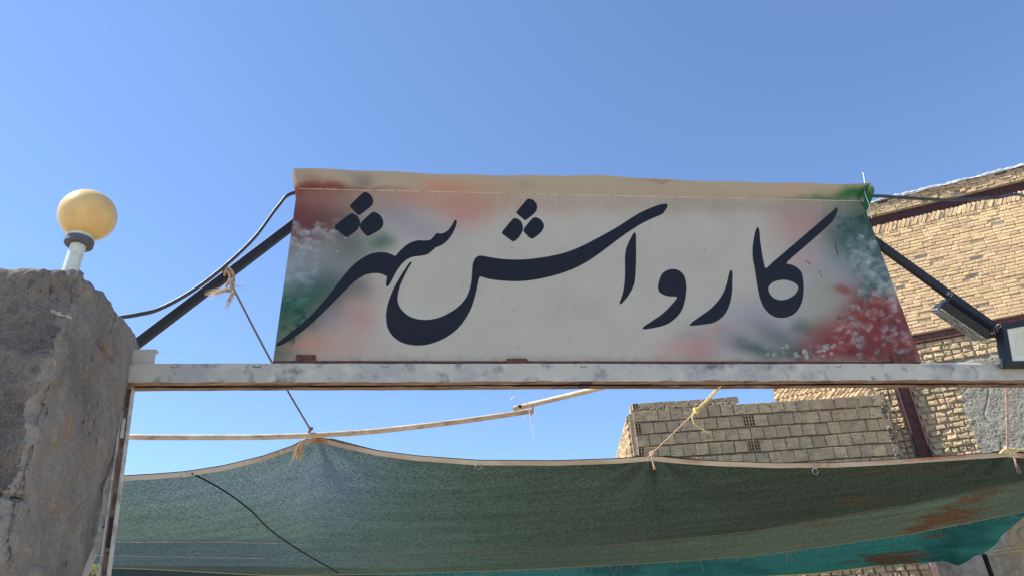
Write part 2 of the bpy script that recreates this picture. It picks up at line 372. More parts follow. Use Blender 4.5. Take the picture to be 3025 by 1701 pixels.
# ------------------------------------------------------------------ globe lamp
def lathe(prof, c, axis, seg=40):
    axis = np.array(axis, float) / np.linalg.norm(axis); a = np.cross(axis, [0, 1., 0]); a /= np.linalg.norm(a); b = np.cross(axis, a)
    V = []; Fc = []
    for r, h in prof:
        for k in range(seg):
            t = 2 * math.pi * k / seg; V.append(c + axis * h + (a * math.cos(t) + b * math.sin(t)) * r)
    for i in range(len(prof) - 1):
        for k in range(seg):
            k2 = (k + 1) % seg; Fc.append((i * seg + k, i * seg + k2, (i + 1) * seg + k2, (i + 1) * seg + k))
    return V, Fc
lp = (front + e2 * .30, GN)
base = hit(207, 790, lp); base[2] = ztop - .01; gc = hit(259, 638, lp); nb = hit(223, 726, lp)
ax = gc - base; H = np.linalg.norm(ax); ax /= H
gr = 76 / F * np.linalg.norm(gc - EYE) * .885
lamp = thing('globe_lamp', 'yellowed round globe lamp on a short pipe on top of the cement pillar', 'lamp', base)
prof = [(gr * math.sin(t), -gr * math.cos(t)) for t in np.linspace(.42, math.pi, 40)]
v, f = lathe([(.052, -gr * 1.03), (.058, -gr * .97)] + prof, gc, ax, 56)
mesh('globe', v, f, M['globe'], lamp, True)
hn = H - gr + .004
v, f = lathe([(.0, 0), (.062, 0.0), (.06, .02), (.045, .024), (.042, .03), (.040, hn - .055), (.0405, hn - .05), (.0, hn - .05)], base, ax, 32); mesh('neck_pipe', v, f, M['pvc'], lamp, False)
v, f = lathe([(.038, hn - .056), (.070, hn - .056), (.075, hn - .048), (.075, hn - .02), (.070, hn - .012), (.056, hn - .012), (.056, hn + .006), (.0, hn + .006)], base, ax, 36); mesh('collar', v, f, M['collar'], lamp, False)
v, f = lathe([(.04, hn - .012), (.064, hn - .011), (.064, hn + .006), (.05, hn + .014)], base, ax, 30); mesh('lamp_gallery', v, f, M['pvc'], lamp, False)

# ------------------------------------------------------------------ gate beam: two steel channels with a gap
def channel(name, s0, s1, z0, z1, offw, dirn, flange, th, m, parent, n=90):
    """C section along the gate; web at offw, flanges going dirn*flange"""
    y = [offw, offw + dirn * flange]
    prof = [(y[1], z0), (offw, z0), (offw, z1), (y[1], z1), (y[1], z1 - th), (offw + dirn * th, z1 - th), (offw + dirn * th, z0 + th), (y[1], z0 + th)]
    V = []; Fc = []; k = len(prof)
    for i in range(n + 1):
        s = s0 + (s1 - s0) * i / n
        for (o, z) in prof:
            V.append(g3(s, z + .0015 * math.sin(s * 3.1) + .0008 * math.sin(s * 17), o + .002 * math.sin(s * 2.3 + z * 9)))
    for i in range(n):
        for j in range(k): Fc.append((i * k + j, (i + 1) * k + j, (i + 1) * k + (j + 1) % k, i * k + (j + 1) % k))
    Fc += [tuple(range(k)), tuple(n * k + j for j in range(k))[::-1]]
    o = mesh(name, V, Fc, m, parent); bm = bmesh.new(); bm.from_mesh(o.data); bmesh.ops.recalc_face_normals(bm, faces=bm.faces[:]); bm.to_mesh(o.data); bm.free()
    return o
ZB, ZT = 3.300, 3.424
beam = thing('gate_beam', 'long grey painted steel beam with rusty underside spanning the gateway below the sign', 'beam', g3(0, ZB))
fc_ = channel('front_channel', -3.1, 4.6, ZB, ZT, 0, 1, .050, .005, M['beam'], beam)
rc_ = channel('rear_channel', -3.1, 4.6, ZB, ZT, .135, -1, .050, .005, M['beam'], beam)
for o in (fc_, rc_):   # underside is bare rust
    o.data.materials.append(M['underrust']); o.data.materials.append(M['darkred'])
    for p in o.data.polygons:
        c_ = p.center; off_ = -((np.array(c_) - GP) @ GN)
        if p.normal.z < -.6: p.material_index = 1
        if ZB + .002 < c_.z < ZT - .003 and .003 < off_ < .1315: p.material_index = 2  # inner faces coloured dark for the shade in the gap
obox('cover_strip', g3(.75, ZT + .0025, .0675), GD * 3.85, GN * .03, (0, 0, .0022), M['beam'], beam, 0)
for k in range(9):     # spacer plates that hold the channels together, over the gap
    s = -2.6 + k * .85; obox('spacer_plate', g3(s, ZB + .02, .0675), GD * .03, GN * .0155, (0, 0, .0025), M['rust'], beam, .001)
for s, in ((-1.62,), (1.30,), (-.85,), (-2.1,), (.42,), (2.2,)):   # weld lugs and dents
    o = mesh('weld_mark', *tube('', [g3(s, ZT - .012, -.001), g3(s, ZT - .024, -.002), g3(s + .035, ZT - .024, -.002), g3(s + .035, ZT - .012, -.001)], .0022, None, n=3, seg=6, join=True), M['underrust'], beam)
obox('end_post', g3(4.55, ZB / 2 - .002, .0675), GD * .06, GN * .05, (0, 0, ZB / 2 - .004), M['beam'], beam, .003)
stub = thing('channel_offcut', 'short grey steel channel offcut welded on the left end of the gate beam', 'steel offcut', g3(-2.25, ZT))
A = hit(402, 1069, gate(.012)); B = hit(455, 1069, gate(.012)); T1 = hit(405, 1031, gate(.012))[2]
prof = [(0, 0), (0, 1), (.06, 1), (.06, .94), (.006, .94), (.006, .06), (.06, .06), (.06, 0)]
V = []; Fc = []
s0, s1 = (A - GP) @ GD - .03, (B - GP) @ GD; z0, z1 = ZT + .002, T1
for s, jag in ((s0, 0), (s1, 1)):
    for o_, h in prof: V.append(g3(s + (.0 if not jag else (-.014 if .3 < h < .97 and o_ > 0 else 0) + (.004 if h == 0 else 0)), z0 + (z1 - z0) * h, .012 + o_))
for j in range(8): Fc.append((j, 8 + j, 8 + (j + 1) % 8, (j + 1) % 8))
Fc += [tuple(range(8))[::-1], tuple(8 + j for j in range(8))]
mesh('channel_piece', V, Fc, M['beam'], stub)
V, Fc = tube('', [g3(2.85, ZT + .008, .02), g3(3.1, ZT + .0085, .02), g3(3.29, ZT + .009, .022), g3(3.33, ZT + .0075, .02)], .0055, None, n=4, seg=8, join=True)
tag(mesh('white_conduit', V, Fc, M['twine'], None, True), 'thin white plastic conduit lying along the beam right of the sign', 'conduit')

# ------------------------------------------------------------------ sign board
ZP = gate(.03)   # sheet plane
def sz(px, py, pl=ZP):
    p = hit(px, py, pl); return (p - GP) @ GD, p[2]
TL, TR, BR, BL = sz(878, 558), sz(2548, 594.7), sz(2722, 1066), sz(806.5, 1068)
def z3(x, y): return 780 + x / 2.2639, 460 + y / 2.2639
def z4(x, y): return 1400 + x / 2.2639, 460 + y / 2.2639
def z5(x, y): return 2100 + x / 2.2636, 460 + y / 2.2636
sign = thing('sign_board', 'wide sheet metal sign with dark Persian lettering over red, white and green sprayed paint', 'sign', g3((BL[0] + BR[0]) / 2, BL[1], .03))
def vnoise(X, Y, sc, seed, oct=4):
    """smooth value noise on arrays"""
    out = np.zeros_like(X); amp = 1; tot = 0; rs = np.random.RandomState(seed)
    for o in range(oct):
        T = rs.rand(64, 64); x = X * sc * 2 ** o; y = Y * sc * 2 ** o
        xi = np.floor(x).astype(int); yi = np.floor(y).astype(int); fx = x - xi; fy = y - yi
        fx = fx * fx * (3 - 2 * fx); fy = fy * fy * (3 - 2 * fy)
        g_ = lambda a, b: T[a % 64, b % 64]
        out += amp * ((g_(xi, yi) * (1 - fx) + g_(xi + 1, yi) * fx) * (1 - fy) + (g_(xi, yi + 1) * (1 - fx) + g_(xi + 1, yi + 1) * fx) * fy)
        tot += amp; amp *= .5
    return out / tot
RED = (.205, .044, .036); DRED = (.135, .040, .040); PINK = (.42, .22, .17); GREEN = (.032, .105, .066); DGREEN = (.028, .075, .058)
PURP = (.26, .235, .28); BLUE = (.20, .25, .28); ORANGE = (.46, .30, .20); GREY = (.22, .235, .23); WHITE = (.60, .60, .57); BROWN = (.30, .25, .19)
blobs = [  # src px x, y, rx, ry, angle, colour, strength
 (1200, 585, 500, 30, 1.5, (.36, .28, .22), .6), (2000, 590, 520, 28, 1.5, (.38, .32, .25), .55), (2440, 650, 110, 120, 0, (.27, .25, .22), .7), (2520, 820, 110, 170, 0, (.27, .29, .28), .75), (2400, 900, 120, 120, 20, (.33, .33, .30), .5), (2300, 1010, 200, 60, 15, (.33, .34, .33), .5),
 (900, 780, 90, 130, 0, (.24, .26, .26), .8), (1000, 760, 90, 90, 0, (.33, .33, .28), .5), (960, 640, 110, 60, 0, (.26, .16, .14), .7),
 (900, 600, 60, 55, 0, DRED, .95), (960, 575, 90, 30, 0, RED, .85), (925, 640, 70, 50, 0, DRED, .8), (1040, 585, 120, 28, 3, RED, .5), (880, 690, 45, 45, 0, DRED, .55),
 (1060, 620, 90, 50, 0, BROWN, .5), (1010, 650, 60, 60, 0, DRED, .3), (1250, 590, 260, 34, 3, ORANGE, .55), (1380, 600, 90, 40, 0, (.5, .16, .1), .45), (1376, 640, 60, 38, 0, (.48, .2, .16), .5), (1215, 580, 70, 25, 0, (.5, .18, .12), .4),
 (1190, 640, 90, 45, 20, PURP, .55), (1255, 690, 60, 26, 0, PURP, .4), (1120, 610, 60, 40, 0, BROWN, .4), (1129, 716, 34, 26, 0, GREEN, .5),
 (1035, 740, 60, 55, 0, DGREEN, .4), (1000, 800, 60, 60, 0, GREY, .45), (1050, 850, 48, 34, 0, DGREEN, .38), (960, 860, 60, 60, 0, DGREEN, .55),
 (880, 830, 60, 70, 0, BLUE, .5), (850, 930, 60, 70, 0, DGREEN, .75), (900, 930, 60, 50, 0, GREEN, .75), (935, 880, 40, 40, 0, GREEN, .6), (835, 1000, 45, 45, 0, GREEN, .8), (820, 1040, 30, 30, 0, GREEN, .6), (870, 760, 50, 40, 0, GREY, .6),
 (1063, 941, 44, 34, 0, (.5, .2, .16), .45), (912, 1020, 80, 34, 0, ORANGE, .5), (905, 1015, 40, 20, 0, (.55, .22, .14), .4), (1020, 900, 60, 40, 0, PINK, .3), (1000, 985, 120, 45, 0, PINK, .38), (1100, 870, 60, 60, 0, PINK, .2), (975, 940, 50, 30, 0, PURP, .4), (990, 1040, 120, 30, 0, PINK, .3),
 (2542, 637, 70, 62, 0, DGREEN, .95), (2500, 610, 60, 30, 0, (.2, .23, .17), .7), (2575, 700, 56, 66, 0, DGREEN, .92), (2500, 700, 50, 60, 0, DGREEN, .6), (2592, 775, 50, 50, 0, DGREEN, .75), (2600, 840, 45, 40, 0, (.12, .24, .22), .6), (2545, 790, 60, 60, 0, BLUE, .55), (2480, 640, 40, 50, 0, (.16, .2, .15), .6),
 (2608, 1000, 95, 72, 0, DRED, .95), (2660, 1030, 70, 55, 0, RED, .85), (2500, 1000, 95, 50, 0, RED, .7), (2560, 1020, 90, 50, 0, DRED, .8), (2560, 905, 60, 50, 30, RED, .8), (2545, 920, 30, 30, 0, DRED, .8), (2489, 853, 22, 10, 10, RED, .8), (2375, 1045, 34, 20, 0, RED, .7), (2440, 1030, 60, 40, 0, RED, .6), (2430, 980, 40, 30, 0, RED, .5), (2650, 940, 45, 45, 0, DRED, .75), (2530, 960, 80, 40, 0, RED, .6),
 (2365, 655, 80, 55, -30, (.45, .2, .16), .5), (2330, 620, 90, 30, 0, BROWN, .35), (2365, 760, 40, 32, 0, (.52, .28, .26), .45), (2400, 770, 60, 50, 0, PURP, .25), (2440, 870, 60, 50, 60, BROWN, .45), (2420, 910, 50, 50, 60, (.3, .33, .25), .4),
 (2063, 1030, 60, 34, 0, (.5, .17, .13), .55), (2045, 990, 40, 26, 0, PURP, .4), (1990, 1035, 60, 30, 0, PINK, .3), (2135, 972, 50, 24, 0, PINK, .45), (2180, 1000, 90, 34, 10, PURP, .4), (2210, 937, 90, 40, 15, PURP, .35), (2365, 965, 34, 24, 0, DGREEN, .5), (2299, 995, 60, 26, 25, DGREEN, .42), (2235, 1035, 70, 24, 15, DGREEN, .5), (2330, 1045, 50, 20, 0, DGREEN, .4), (2330, 925, 70, 40, 0, (.32, .36, .3), .35), (2250, 900, 70, 30, 10, PURP, .25), (2100, 1045, 60, 20, 0, PURP, .35), (2280, 960, 90, 30, 20, PURP, .35),
 (1600, 600, 500, 26, 1, ORANGE, .35), (2150, 605, 260, 26, 1, BROWN, .35), (1200, 960, 60, 60, 0, WHITE, .2),
]
blobs_fl = [(950, 550, 95, 12, 2, RED, .6), (930, 540, 50, 24, 20, RED, .25), (1035, 556, 120, 5, 2, DRED, .4), (905, 554, 30, 14, 0, DRED, .35), (1072, 532, 24, 16, 0, (.15, .15, .16), .6), (1040, 512, 40, 14, 10, GREY, .35), (1309, 545, 60, 18, 0, (.55, .24, .18), .45), (1345, 560, 110, 9, 0, (.5, .2, .14), .4), (1950, 530, 60, 7, 0, (.3, .15, .1), .5), (2330, 556, 50, 22, 0, (.5, .3, .22), .35), (2515, 572, 66, 18, -6, (.01, .13, .04), .95), (2560, 565, 30, 22, 0, (.01, .12, .04), .9), (2440, 588, 90, 9, 0, (.02, .13, .05), .7), (1552, 548, 20, 10, 0, GREY, .3), (2300, 589, 120, 5, 0, (.15, .25, .12), .4)]
def paint(X, Y, bl, base):
    col = np.ones(X.shape + (3,)) * np.array(base)
    wx = 26 * (vnoise(X, Y, .022, 1) - .5); wy = 26 * (vnoise(X, Y, .022, 2) - .5)
    for (bx, by, rx, ry, an, c, st) in bl:
        a = math.radians(an); dx = X - bx + wx; dy = Y - by + wy
        u = (dx * math.cos(a) + dy * math.sin(a)) / rx; v = (-dx * math.sin(a) + dy * math.cos(a)) / ry
        al = 1 - (1 - min(st, .97) * np.exp(-(u * u + v * v) * .85)) ** (2.2 if c in (RED, DRED, GREEN, DGREEN) else 1.15); al = al[..., None]
        col = col * (1 - al) + np.array(c) * al
    return col
def dabs(col, X, Y, spec):
    for (cx, cy, r, ph, c, st) in spec:
        m = (abs(X - cx) < r * 1.7) & (abs(Y - cy) < r * 1.7)
        if not m.any(): continue
        x = X[m] - cx; y = (Y[m] - cy) * 1.25
        th = np.arctan2(y, x); d = np.hypot(x, y) / (r * (1 + .14 * np.sin(3 * th + ph * 5) + .07 * np.sin(5 * th + ph)))
        t = (x * math.cos(ph) + y * math.sin(ph)) / r
        al = st * np.clip((t + .75) / 1.5, 0, 1) ** 1.3 * np.clip((1.02 - d) / .22, 0, 1)
        col[m] = col[m] * (1 - al[:, None]) + np.array(c) * al[:, None]
    return col
dl = []
rr = random.Random(5)
for k in range(120):  # left cloud of pale dabs
    x = rr.uniform(840, 1000); y = rr.uniform(655, 905)
    if x > 1010 - (y - 655) * .45: continue
    c = (.46, .47, .46) if y < 740 else ((.30, .35, .37) if y < 840 else (.09, .2, .16))
    if rr.random() < .3: c = (.25, .3, .32) if y < 840 else (.01, .08, .06)
    dl.append((x, y, rr.uniform(9, 21), rr.uniform(-2.6, -.6), c, rr.uniform(.25, .55) if y < 740 else rr.uniform(.35, .7)))
for k in range(26):
    dl.append((rr.uniform(825, 900), rr.uniform(890, 1010), rr.uniform(12, 22), rr.uniform(-2.4, -.4), (.05, .2, .13) if rr.random() < .5 else (.008, .06, .045), rr.uniform(.4, .8)))
for k in range(430):  # right: green on top, grey in the middle, red below
    y = rr.uniform(640, 1062); xr = 2560 + (y - 600) * .36
    w_ = 105 if y < 860 else 105 + (y - 860) * 1.2
    x = xr - rr.random() ** .8 * w_
    if y < 700 + rr.uniform(-20, 20): c = rr.choice([(.05, .12, .1), (.13, .19, .17), (.02, .055, .045), (.02, .055, .045)]); st = rr.uniform(.25, .6)
    elif y < 880 + rr.uniform(-25, 25): c = rr.choice([(.26, .31, .30), (.36, .40, .38), (.03, .11, .08), (.13, .19, .18), (.05, .10, .085)]); st = rr.uniform(.3, .7)
    else: c = rr.choice([(.42, .38, .35), (.31, .28, .27), (.22, .19, .185), (.30, .06, .045), (.15, .025, .025), (.34, .14, .11), (.22, .045, .035), (.09, .025, .025), (.26, .04, .03)]); st = rr.uniform(.35, .75)
    dl.append((x, y, rr.uniform(8, 20), rr.uniform(0, 6.28), c, st))
for k in range(26): dl.append((rr.uniform(2260, 2480), rr.uniform(1020, 1058), rr.uniform(6, 13), rr.uniform(0, 6.28), rr.choice([(.5, .52, .5), (.05, .12, .1), (.3, .34, .33)]), rr.uniform(.4, .8)))
nu, nv = 700, 200
U, Vv = np.meshgrid(np.linspace(0, 1, nu), np.linspace(0, 1, nv), indexing='ij')
s_b = BL[0] + (BR[0] - BL[0]) * U; s_t = TL[0] + (TR[0] - TL[0]) * U
z_b = BL[1] + (BR[1] - BL[1]) * U; z_t = TL[1] + (TR[1] - TL[1]) * U
Sg = s_b * (1 - Vv) + s_t * Vv; Zg = z_b * (1 - Vv) + z_t * Vv
def panel_pts(Sg, Zg, off): return GP + GD * Sg[..., None] - GN * (np.ones_like(Sg) * off)[..., None] + np.stack([0 * Zg, 0 * Zg, Zg], -1)
Pp = panel_pts(Sg, Zg, .03)
qx, qy = project(Pp.reshape(-1, 3)); QX = qx.reshape(nu, nv); QY = qy.reshape(nu, nv)
basec = (.455, .42, .345)
col = paint(QX, QY, blobs, basec)
col = dabs(col, QX, QY, dl)
# faint rain streaks down from the fold, grime along the foot
stk = vnoise(QX, QY * .02, .09, 7, 3); fade = np.clip(1 - (QY - 575) / 190, 0, 1)
al = np.clip((stk - .58) * 5, 0, 1) * fade * .07 * np.clip((QX - 1150) / 200, 0, 1); col = col * (1 - al[..., None]) + np.array([.72, .68, .62]) * al[..., None]
gr_ = np.clip((QY - 1045) / 28 + (vnoise(QX, QY, .05, 9) - .5) * 1.2, 0, 1) * .5; col = col * (1 - gr_[..., None]) + np.array([.3, .22, .16]) * gr_[..., None]
mott = (.93 + .14 * vnoise(QX, QY, .012, 12, 5))[..., None]; col = np.clip(col * mott, 0, 1)
gridmesh('panel', Pp, M['paint'], sign, False, col)
# folded top flange leaning out towards the street
FT = [(868, 497.5), (1089, 503), (1332, 517), (1709, 518), (1797, 521), (1952, 530), (2100, 534), (2232, 540), (2453, 542.6), (2575, 541)]
nf, mf = 420, 26
xs = np.linspace(868, 2575, nf); ft = np.interp(xs, [p[0] for p in FT], [p[1] for p in FT])
Pf = np.zeros((nf, mf, 3))
for i, x in enumerate(xs):
    t = i / (nf - 1); s = TL[0] + (TR[0] - TL[0]) * t; z = TL[1] + (TR[1] - TL[1]) * t
    a = g3(s, z, .03); bpt = hit(x, ft[i] + 1.2 * math.sin(x * .013) + 1.2 * math.sin(x * .031), gate(-.055))
    for j in range(mf):
        v_ = j / (mf - 1); Pf[i, j] = a * (1 - v_) + bpt * v_ + GN * (.004 * math.sin(v_ * math.pi))
fx, fy = project(Pf.reshape(-1, 3))
colf = paint(fx.reshape(nf, mf), fy.reshape(nf, mf), blobs_fl, (.385, .34, .27))
gridmesh('top_flange', Pf, M['paint'], sign, True, colf, flip=True)
tube('fold_edge', [Pf[i, 0] + GN * .001 for i in range(0, nf, 30)] + [Pf[-1, 0] + GN * .001], .0022, M['bare'], sign, seg=6, n=2)
# lip on the flange's outer edge
lip = np.stack([Pf[:, -1], Pf[:, -1] - GN * .03 + np.array([0, 0, .004])], 1); gridmesh('flange_lip', lip, M['bare'], sign, False)
def zr(x, y): return 2420 + x / 5.175, 480 + y / 5.175
def zl(x, y): return 860 + x / 6.585, 480 + y / 6.585
def flap(name, pts, mp_, mt, colr):
    Vp = [hit(*mp_(x, y), gate(o)) for x, y, o in pts]
    Vp = Vp + [v - GN * .0015 for v in Vp]; n = len(pts)
    fs = [tuple(range(n)), tuple(range(n, 2 * n))[::-1]] + [(i, (i + 1) % n, n + (i + 1) % n, n + i) for i in range(n)]
    c = np.array([colr(i, p) for i, p in enumerate(pts)] * 2); o = mesh(name, Vp, fs, mt, sign, False, c)
    bm = bmesh.new(); bm.from_mesh(o.data); bmesh.ops.triangulate(bm, faces=bm.faces[:]); bm.to_mesh(o.data); bm.free(); return o
flap('bent_end_flap', [(770, 325, -.05), (800, 345, -.05), (840, 385, -.03), (845, 440, -.01), (820, 520, .0), (795, 600, .01), (745, 700, .03), (708, 768, .03), (686, 690, .03), (664, 628, .02), (695, 530, 0), (720, 470, -.02), (742, 400, -.05)],
     zr, M['paint'], lambda i, p: (.01, .09, .035) if p[1] > 430 else ((.10, .16, .09) if p[1] > 380 else (.35, .33, .26)))
flap('fold_tab', [(600, 580, .03), (700, 470, -.03), (740, 390, -.05), (760, 330, -.053), (700, 400, -.052), (640, 500, -.03), (590, 585, .02)], zr, M['paint'], lambda i, p: (.01, .1, .04))
flap('left_end_flap', [(55, 103, -.055), (25, 270, -.04), (48, 430, -.02), (70, 560, 0), (88, 700, .028), (120, 610, .03), (150, 520, .028), (132, 450, 0), (118, 370, -.02), (90, 310, -.03), (75, 180, -.05)],
     zl, M['paint'], lambda i, p: (.5, .42, .32) if p[1] < 440 else (.4, .12, .08))
flap('torn_tab', [(95, 320, -.03), (135, 440, -.002), (145, 540, .02), (128, 460, -.004), (112, 380, -.02)], zl, M['bare'], lambda i, p: (.7, .6, .5))
# letters
def chaikin(P, it=2):
    P = [np.array(p, float) for p in P]
    for _ in range(it):
        Q = []
        for i in range(len(P)):
            a, b = P[i], P[(i + 1) % len(P)]; Q += [a * .78 + b * .22, a * .22 + b * .78]
        P = Q
    return P
def letter(name, loops, th=.0016):
    bm = bmesh.new(); es = []
    for lp_ in loops:
        vs = [bm.verts.new(hit(x, y, gate(.0285))) for x, y in lp_]
        for i in range(len(vs)): es.append(bm.edges.new((vs[i], vs[(i + 1) % len(vs)])))
    bmesh.ops.triangle_fill(bm, edges=es, use_beauty=True)
    r_ = bmesh.ops.extrude_face_region(bm, geom=bm.faces[:])
    bmesh.ops.translate(bm, verts=[v for v in r_['geom'] if isinstance(v, bmesh.types.BMVert)], vec=Vector(-GN * th))
    bmesh.ops.recalc_face_normals(bm, faces=bm.faces[:])
    me = bpy.data.meshes.new(name); bm.to_mesh(me); bm.free()
    # shift so the front stands just proud of the sheet
    return wrap(name, me, M['ink'], sign)
L1 = [(75,1270),(95,1245),(160,1195),(230,1140),(300,1080),(370,1005),(430,935),(480,870),(530,805),(580,745),(640,695),(700,660),(760,645),(815,648),(850,658),(878,674),(905,640),(945,602),(985,578),(1030,566),(1080,568),(1110,566),(1130,548),(1150,521),(1165,520),(1190,522),(1215,512),(1240,490),(1260,460),(1272,435),(1282,428),(1290,440),(1283,475),(1262,520),(1230,565),(1195,595),(1170,605),(1145,615),(1120,640),(1090,662),(1050,670),(1000,674),(960,690),(925,718),(890,765),(865,810),(845,850),(830,872),(818,874),(815,855),(820,825),(822,807),(800,795),(765,785),(720,785),(670,798),(620,828),(570,872),(510,932),(450,992),(390,1052),(330,1110),(270,1160),(210,1205),(160,1240),(120,1262),(90,1272)]
L2a = [(989,712),(975,711),(955,740),(925,785),(895,835),(865,890),(840,950),(822,1010),(815,1070),(820,1130),(840,1180),(875,1220),(920,1248),(970,1262),(1030,1268),(1090,1262),(1150,1245),(1210,1218),(1260,1185),(1310,1140),(1350,1085),(1385,1020),(1405,960),(1420,900),(1430,850),(1440,808)]
L2b = [(50,809),(90,822),(160,833),(230,838),(290,840),(360,835),(430,825),(520,805),(600,782),(680,750),(760,708),(830,660),(900,608),(970,555),(1040,505),(1110,460),(1180,425),(1245,398),(1262,390),(1285,360),(1295,340),(1294,324),(1280,322),(1240,328),(1180,350),(1110,382),(1040,425),(970,472),(900,512),(820,555),(740,597),(660,632),(590,655),(510,672),(430,685),(350,694),(270,696),(190,692),(120,682),(60,670),(40,668),(20,676),(5,690)]
L2c = [(1395,725),(1392,770),(1388,830),(1380,880),(1360,935),(1325,985),(1280,1025),(1220,1060),(1160,1085),(1100,1096),(1040,1094),(985,1080),(945,1055),(912,1020),(893,980),(892,935),(905,880),(930,820),(960,760),(985,720)]
Lal = [(1075,512),(1083,520),(1084,560),(1085,640),(1084,720),(1080,800),(1075,850),(1060,890),(1030,940),(1000,975),(985,990),(975,990),(975,978),(990,940),(1003,890),(1010,830),(1012,760),(1010,690),(1015,635),(1030,590),(1050,550),(1068,518)]
Lva = [(1128,1155),(1135,1140),(1190,1105),(1250,1065),(1300,1020),(1335,980),(1367,940),(1310,940),(1270,930),(1240,912),(1231,885),(1235,850),(1245,815),(1265,780),(1300,762),(1335,757),(1370,765),(1400,790),(1415,825),(1421,870),(1420,910),(1413,960),(1400,1010),(1380,1050),(1350,1085),(1300,1122),(1250,1140),(1190,1152),(1150,1158),(1132,1158)]
Lre = [(-148,1132),(-105,1095),(-45,1055),(5,1018),(45,975),(80,925),(103,870),(115,820),(125,775),(130,766),(142,768),(145,785),(144,840),(143,900),(135,960),(120,1010),(100,1050),(75,1080),(40,1105),(0,1120),(-60,1128),(-120,1135)]
Lka = [(313,478),(320,482),(326,510),(330,570),(340,640),(352,710),(365,760),(400,725),(470,665),(540,605),(610,545),(680,485),(750,425),(810,375),(838,348),(846,345),(849,360),(840,395),(820,430),(800,455),(740,510),(680,562),(620,615),(560,665),(498,722),(540,728),(580,748),(608,780),(618,830),(621,880),(618,940),(605,990),(580,1035),(545,1065),(505,1080),(470,1083),(430,1078),(390,1055),(355,1015),(330,960),(315,890),(305,830),(295,760),(283,700),(278,650),(282,590),(292,530),(303,490)]
Lkh = [(384,880),(400,855),(430,838),(475,828),(520,832),(560,848),(584,868),(586,890),(570,920),(540,945),(500,962),(460,965),(420,952),(395,925),(385,900)]
D1 = [[(572,335),(660,248),(680,243),(705,255),(725,280),(732,310),(722,335),(650,390),(635,398),(625,396),(578,345)],
      [(472,475),(480,462),(575,388),(592,385),(620,400),(640,430),(644,460),(634,480),(615,505),(560,542),(545,545),(530,530),(515,522),(508,508),(490,500),(475,490)],
      [(638,482),(649,445),(720,380),(735,375),(765,388),(790,415),(800,450),(790,480),(770,500),(705,535),(690,538),(675,528)]]
D2 = [[(283,382),(290,370),(355,292),(372,287),(400,298),(420,325),(424,350),(415,372),(400,392),(350,430),(340,432),(330,424),(290,390)],
      [(186,515),(192,505),(260,422),(275,417),(300,425),(322,450),(329,485),(321,515),(300,548),(275,570),(260,575),(250,568),(195,528)],
      [(332,508),(331,492),(385,425),(405,412),(425,415),(452,432),(468,460),(468,480),(455,505),(432,530),(400,552),(385,556),(370,548)]]
letter('letter', [chaikin([z3(*p) for p in L1], 1)])
letter('letter', [chaikin([z3(*p) for p in L2a] + [z4(*p) for p in L2b] + [z3(*p) for p in L2c], 1)])
letter('letter', [chaikin([z4(*p) for p in Lal], 1)])
letter('letter', [chaikin([z4(*p) for p in Lva], 1)])
letter('letter', [chaikin([z5(*p) for p in Lre], 1)])
letter('letter', [chaikin([z5(*p) for p in Lka], 1), chaikin([z5(*p) for p in Lkh], 2)])
for d in D1: letter('letter_dot', [chaikin([z3(*p) for p in d], 1)])
for d in D2: letter('letter_dot', [chaikin([z4(*p) for p in d], 1)])
# dark specks of chipped paint
for a_, b_ in (((630, 702), (648, 712)), ((648, 712), (668, 727)), ((722, 768), (734, 784)), ((737, 795), (740, 810)), ((830, 580), (838, 625)), ((840, 630), (849, 665)), ((1040, 1075), (1046, 1085)), ((1122, 1100), (1138, 1092)), ((1158, 1075), (1182, 1062))):
    tube('paint_chip', [hit(*z5(*a_), gate(.029)), hit(*z5((a_[0] + b_[0]) / 2 + 2, (a_[1] + b_[1]) / 2), gate(.029)), hit(*z5(*b_), gate(.029))], .0022, M['ink'], sign, seg=5, n=1)
# screws
sv, sf = lathe([(0, .004), (.005, .0036), (.0075, .0015), (.008, 0)], np.zeros(3), GN, 10)
scr = None
for (x, y, q) in [(83,278,z4),(237,282,z4),(577,293,z4),(1014,298,z4),(1484,314,z4),(1498,387,z4),(1547,626,z4),(1590,728,z4),(252,616,z4),(242,404,z4),(270,1038,z4),(295,1278,z4),(1145,266,z3),(228,314,z5),(488,318,z5),(545,552,z3),(485,640,z3),(860,790,z5)]:
    p = hit(*q(x, y), gate(.0295))
    if scr is None:
        scr = mesh('screw', [np.array(v) + 0 for v in sv], sf, M['bolt'], sign, True); o = scr
    else: o = scr.copy(); C.objects.link(o)
    o.location = Vector(p); 
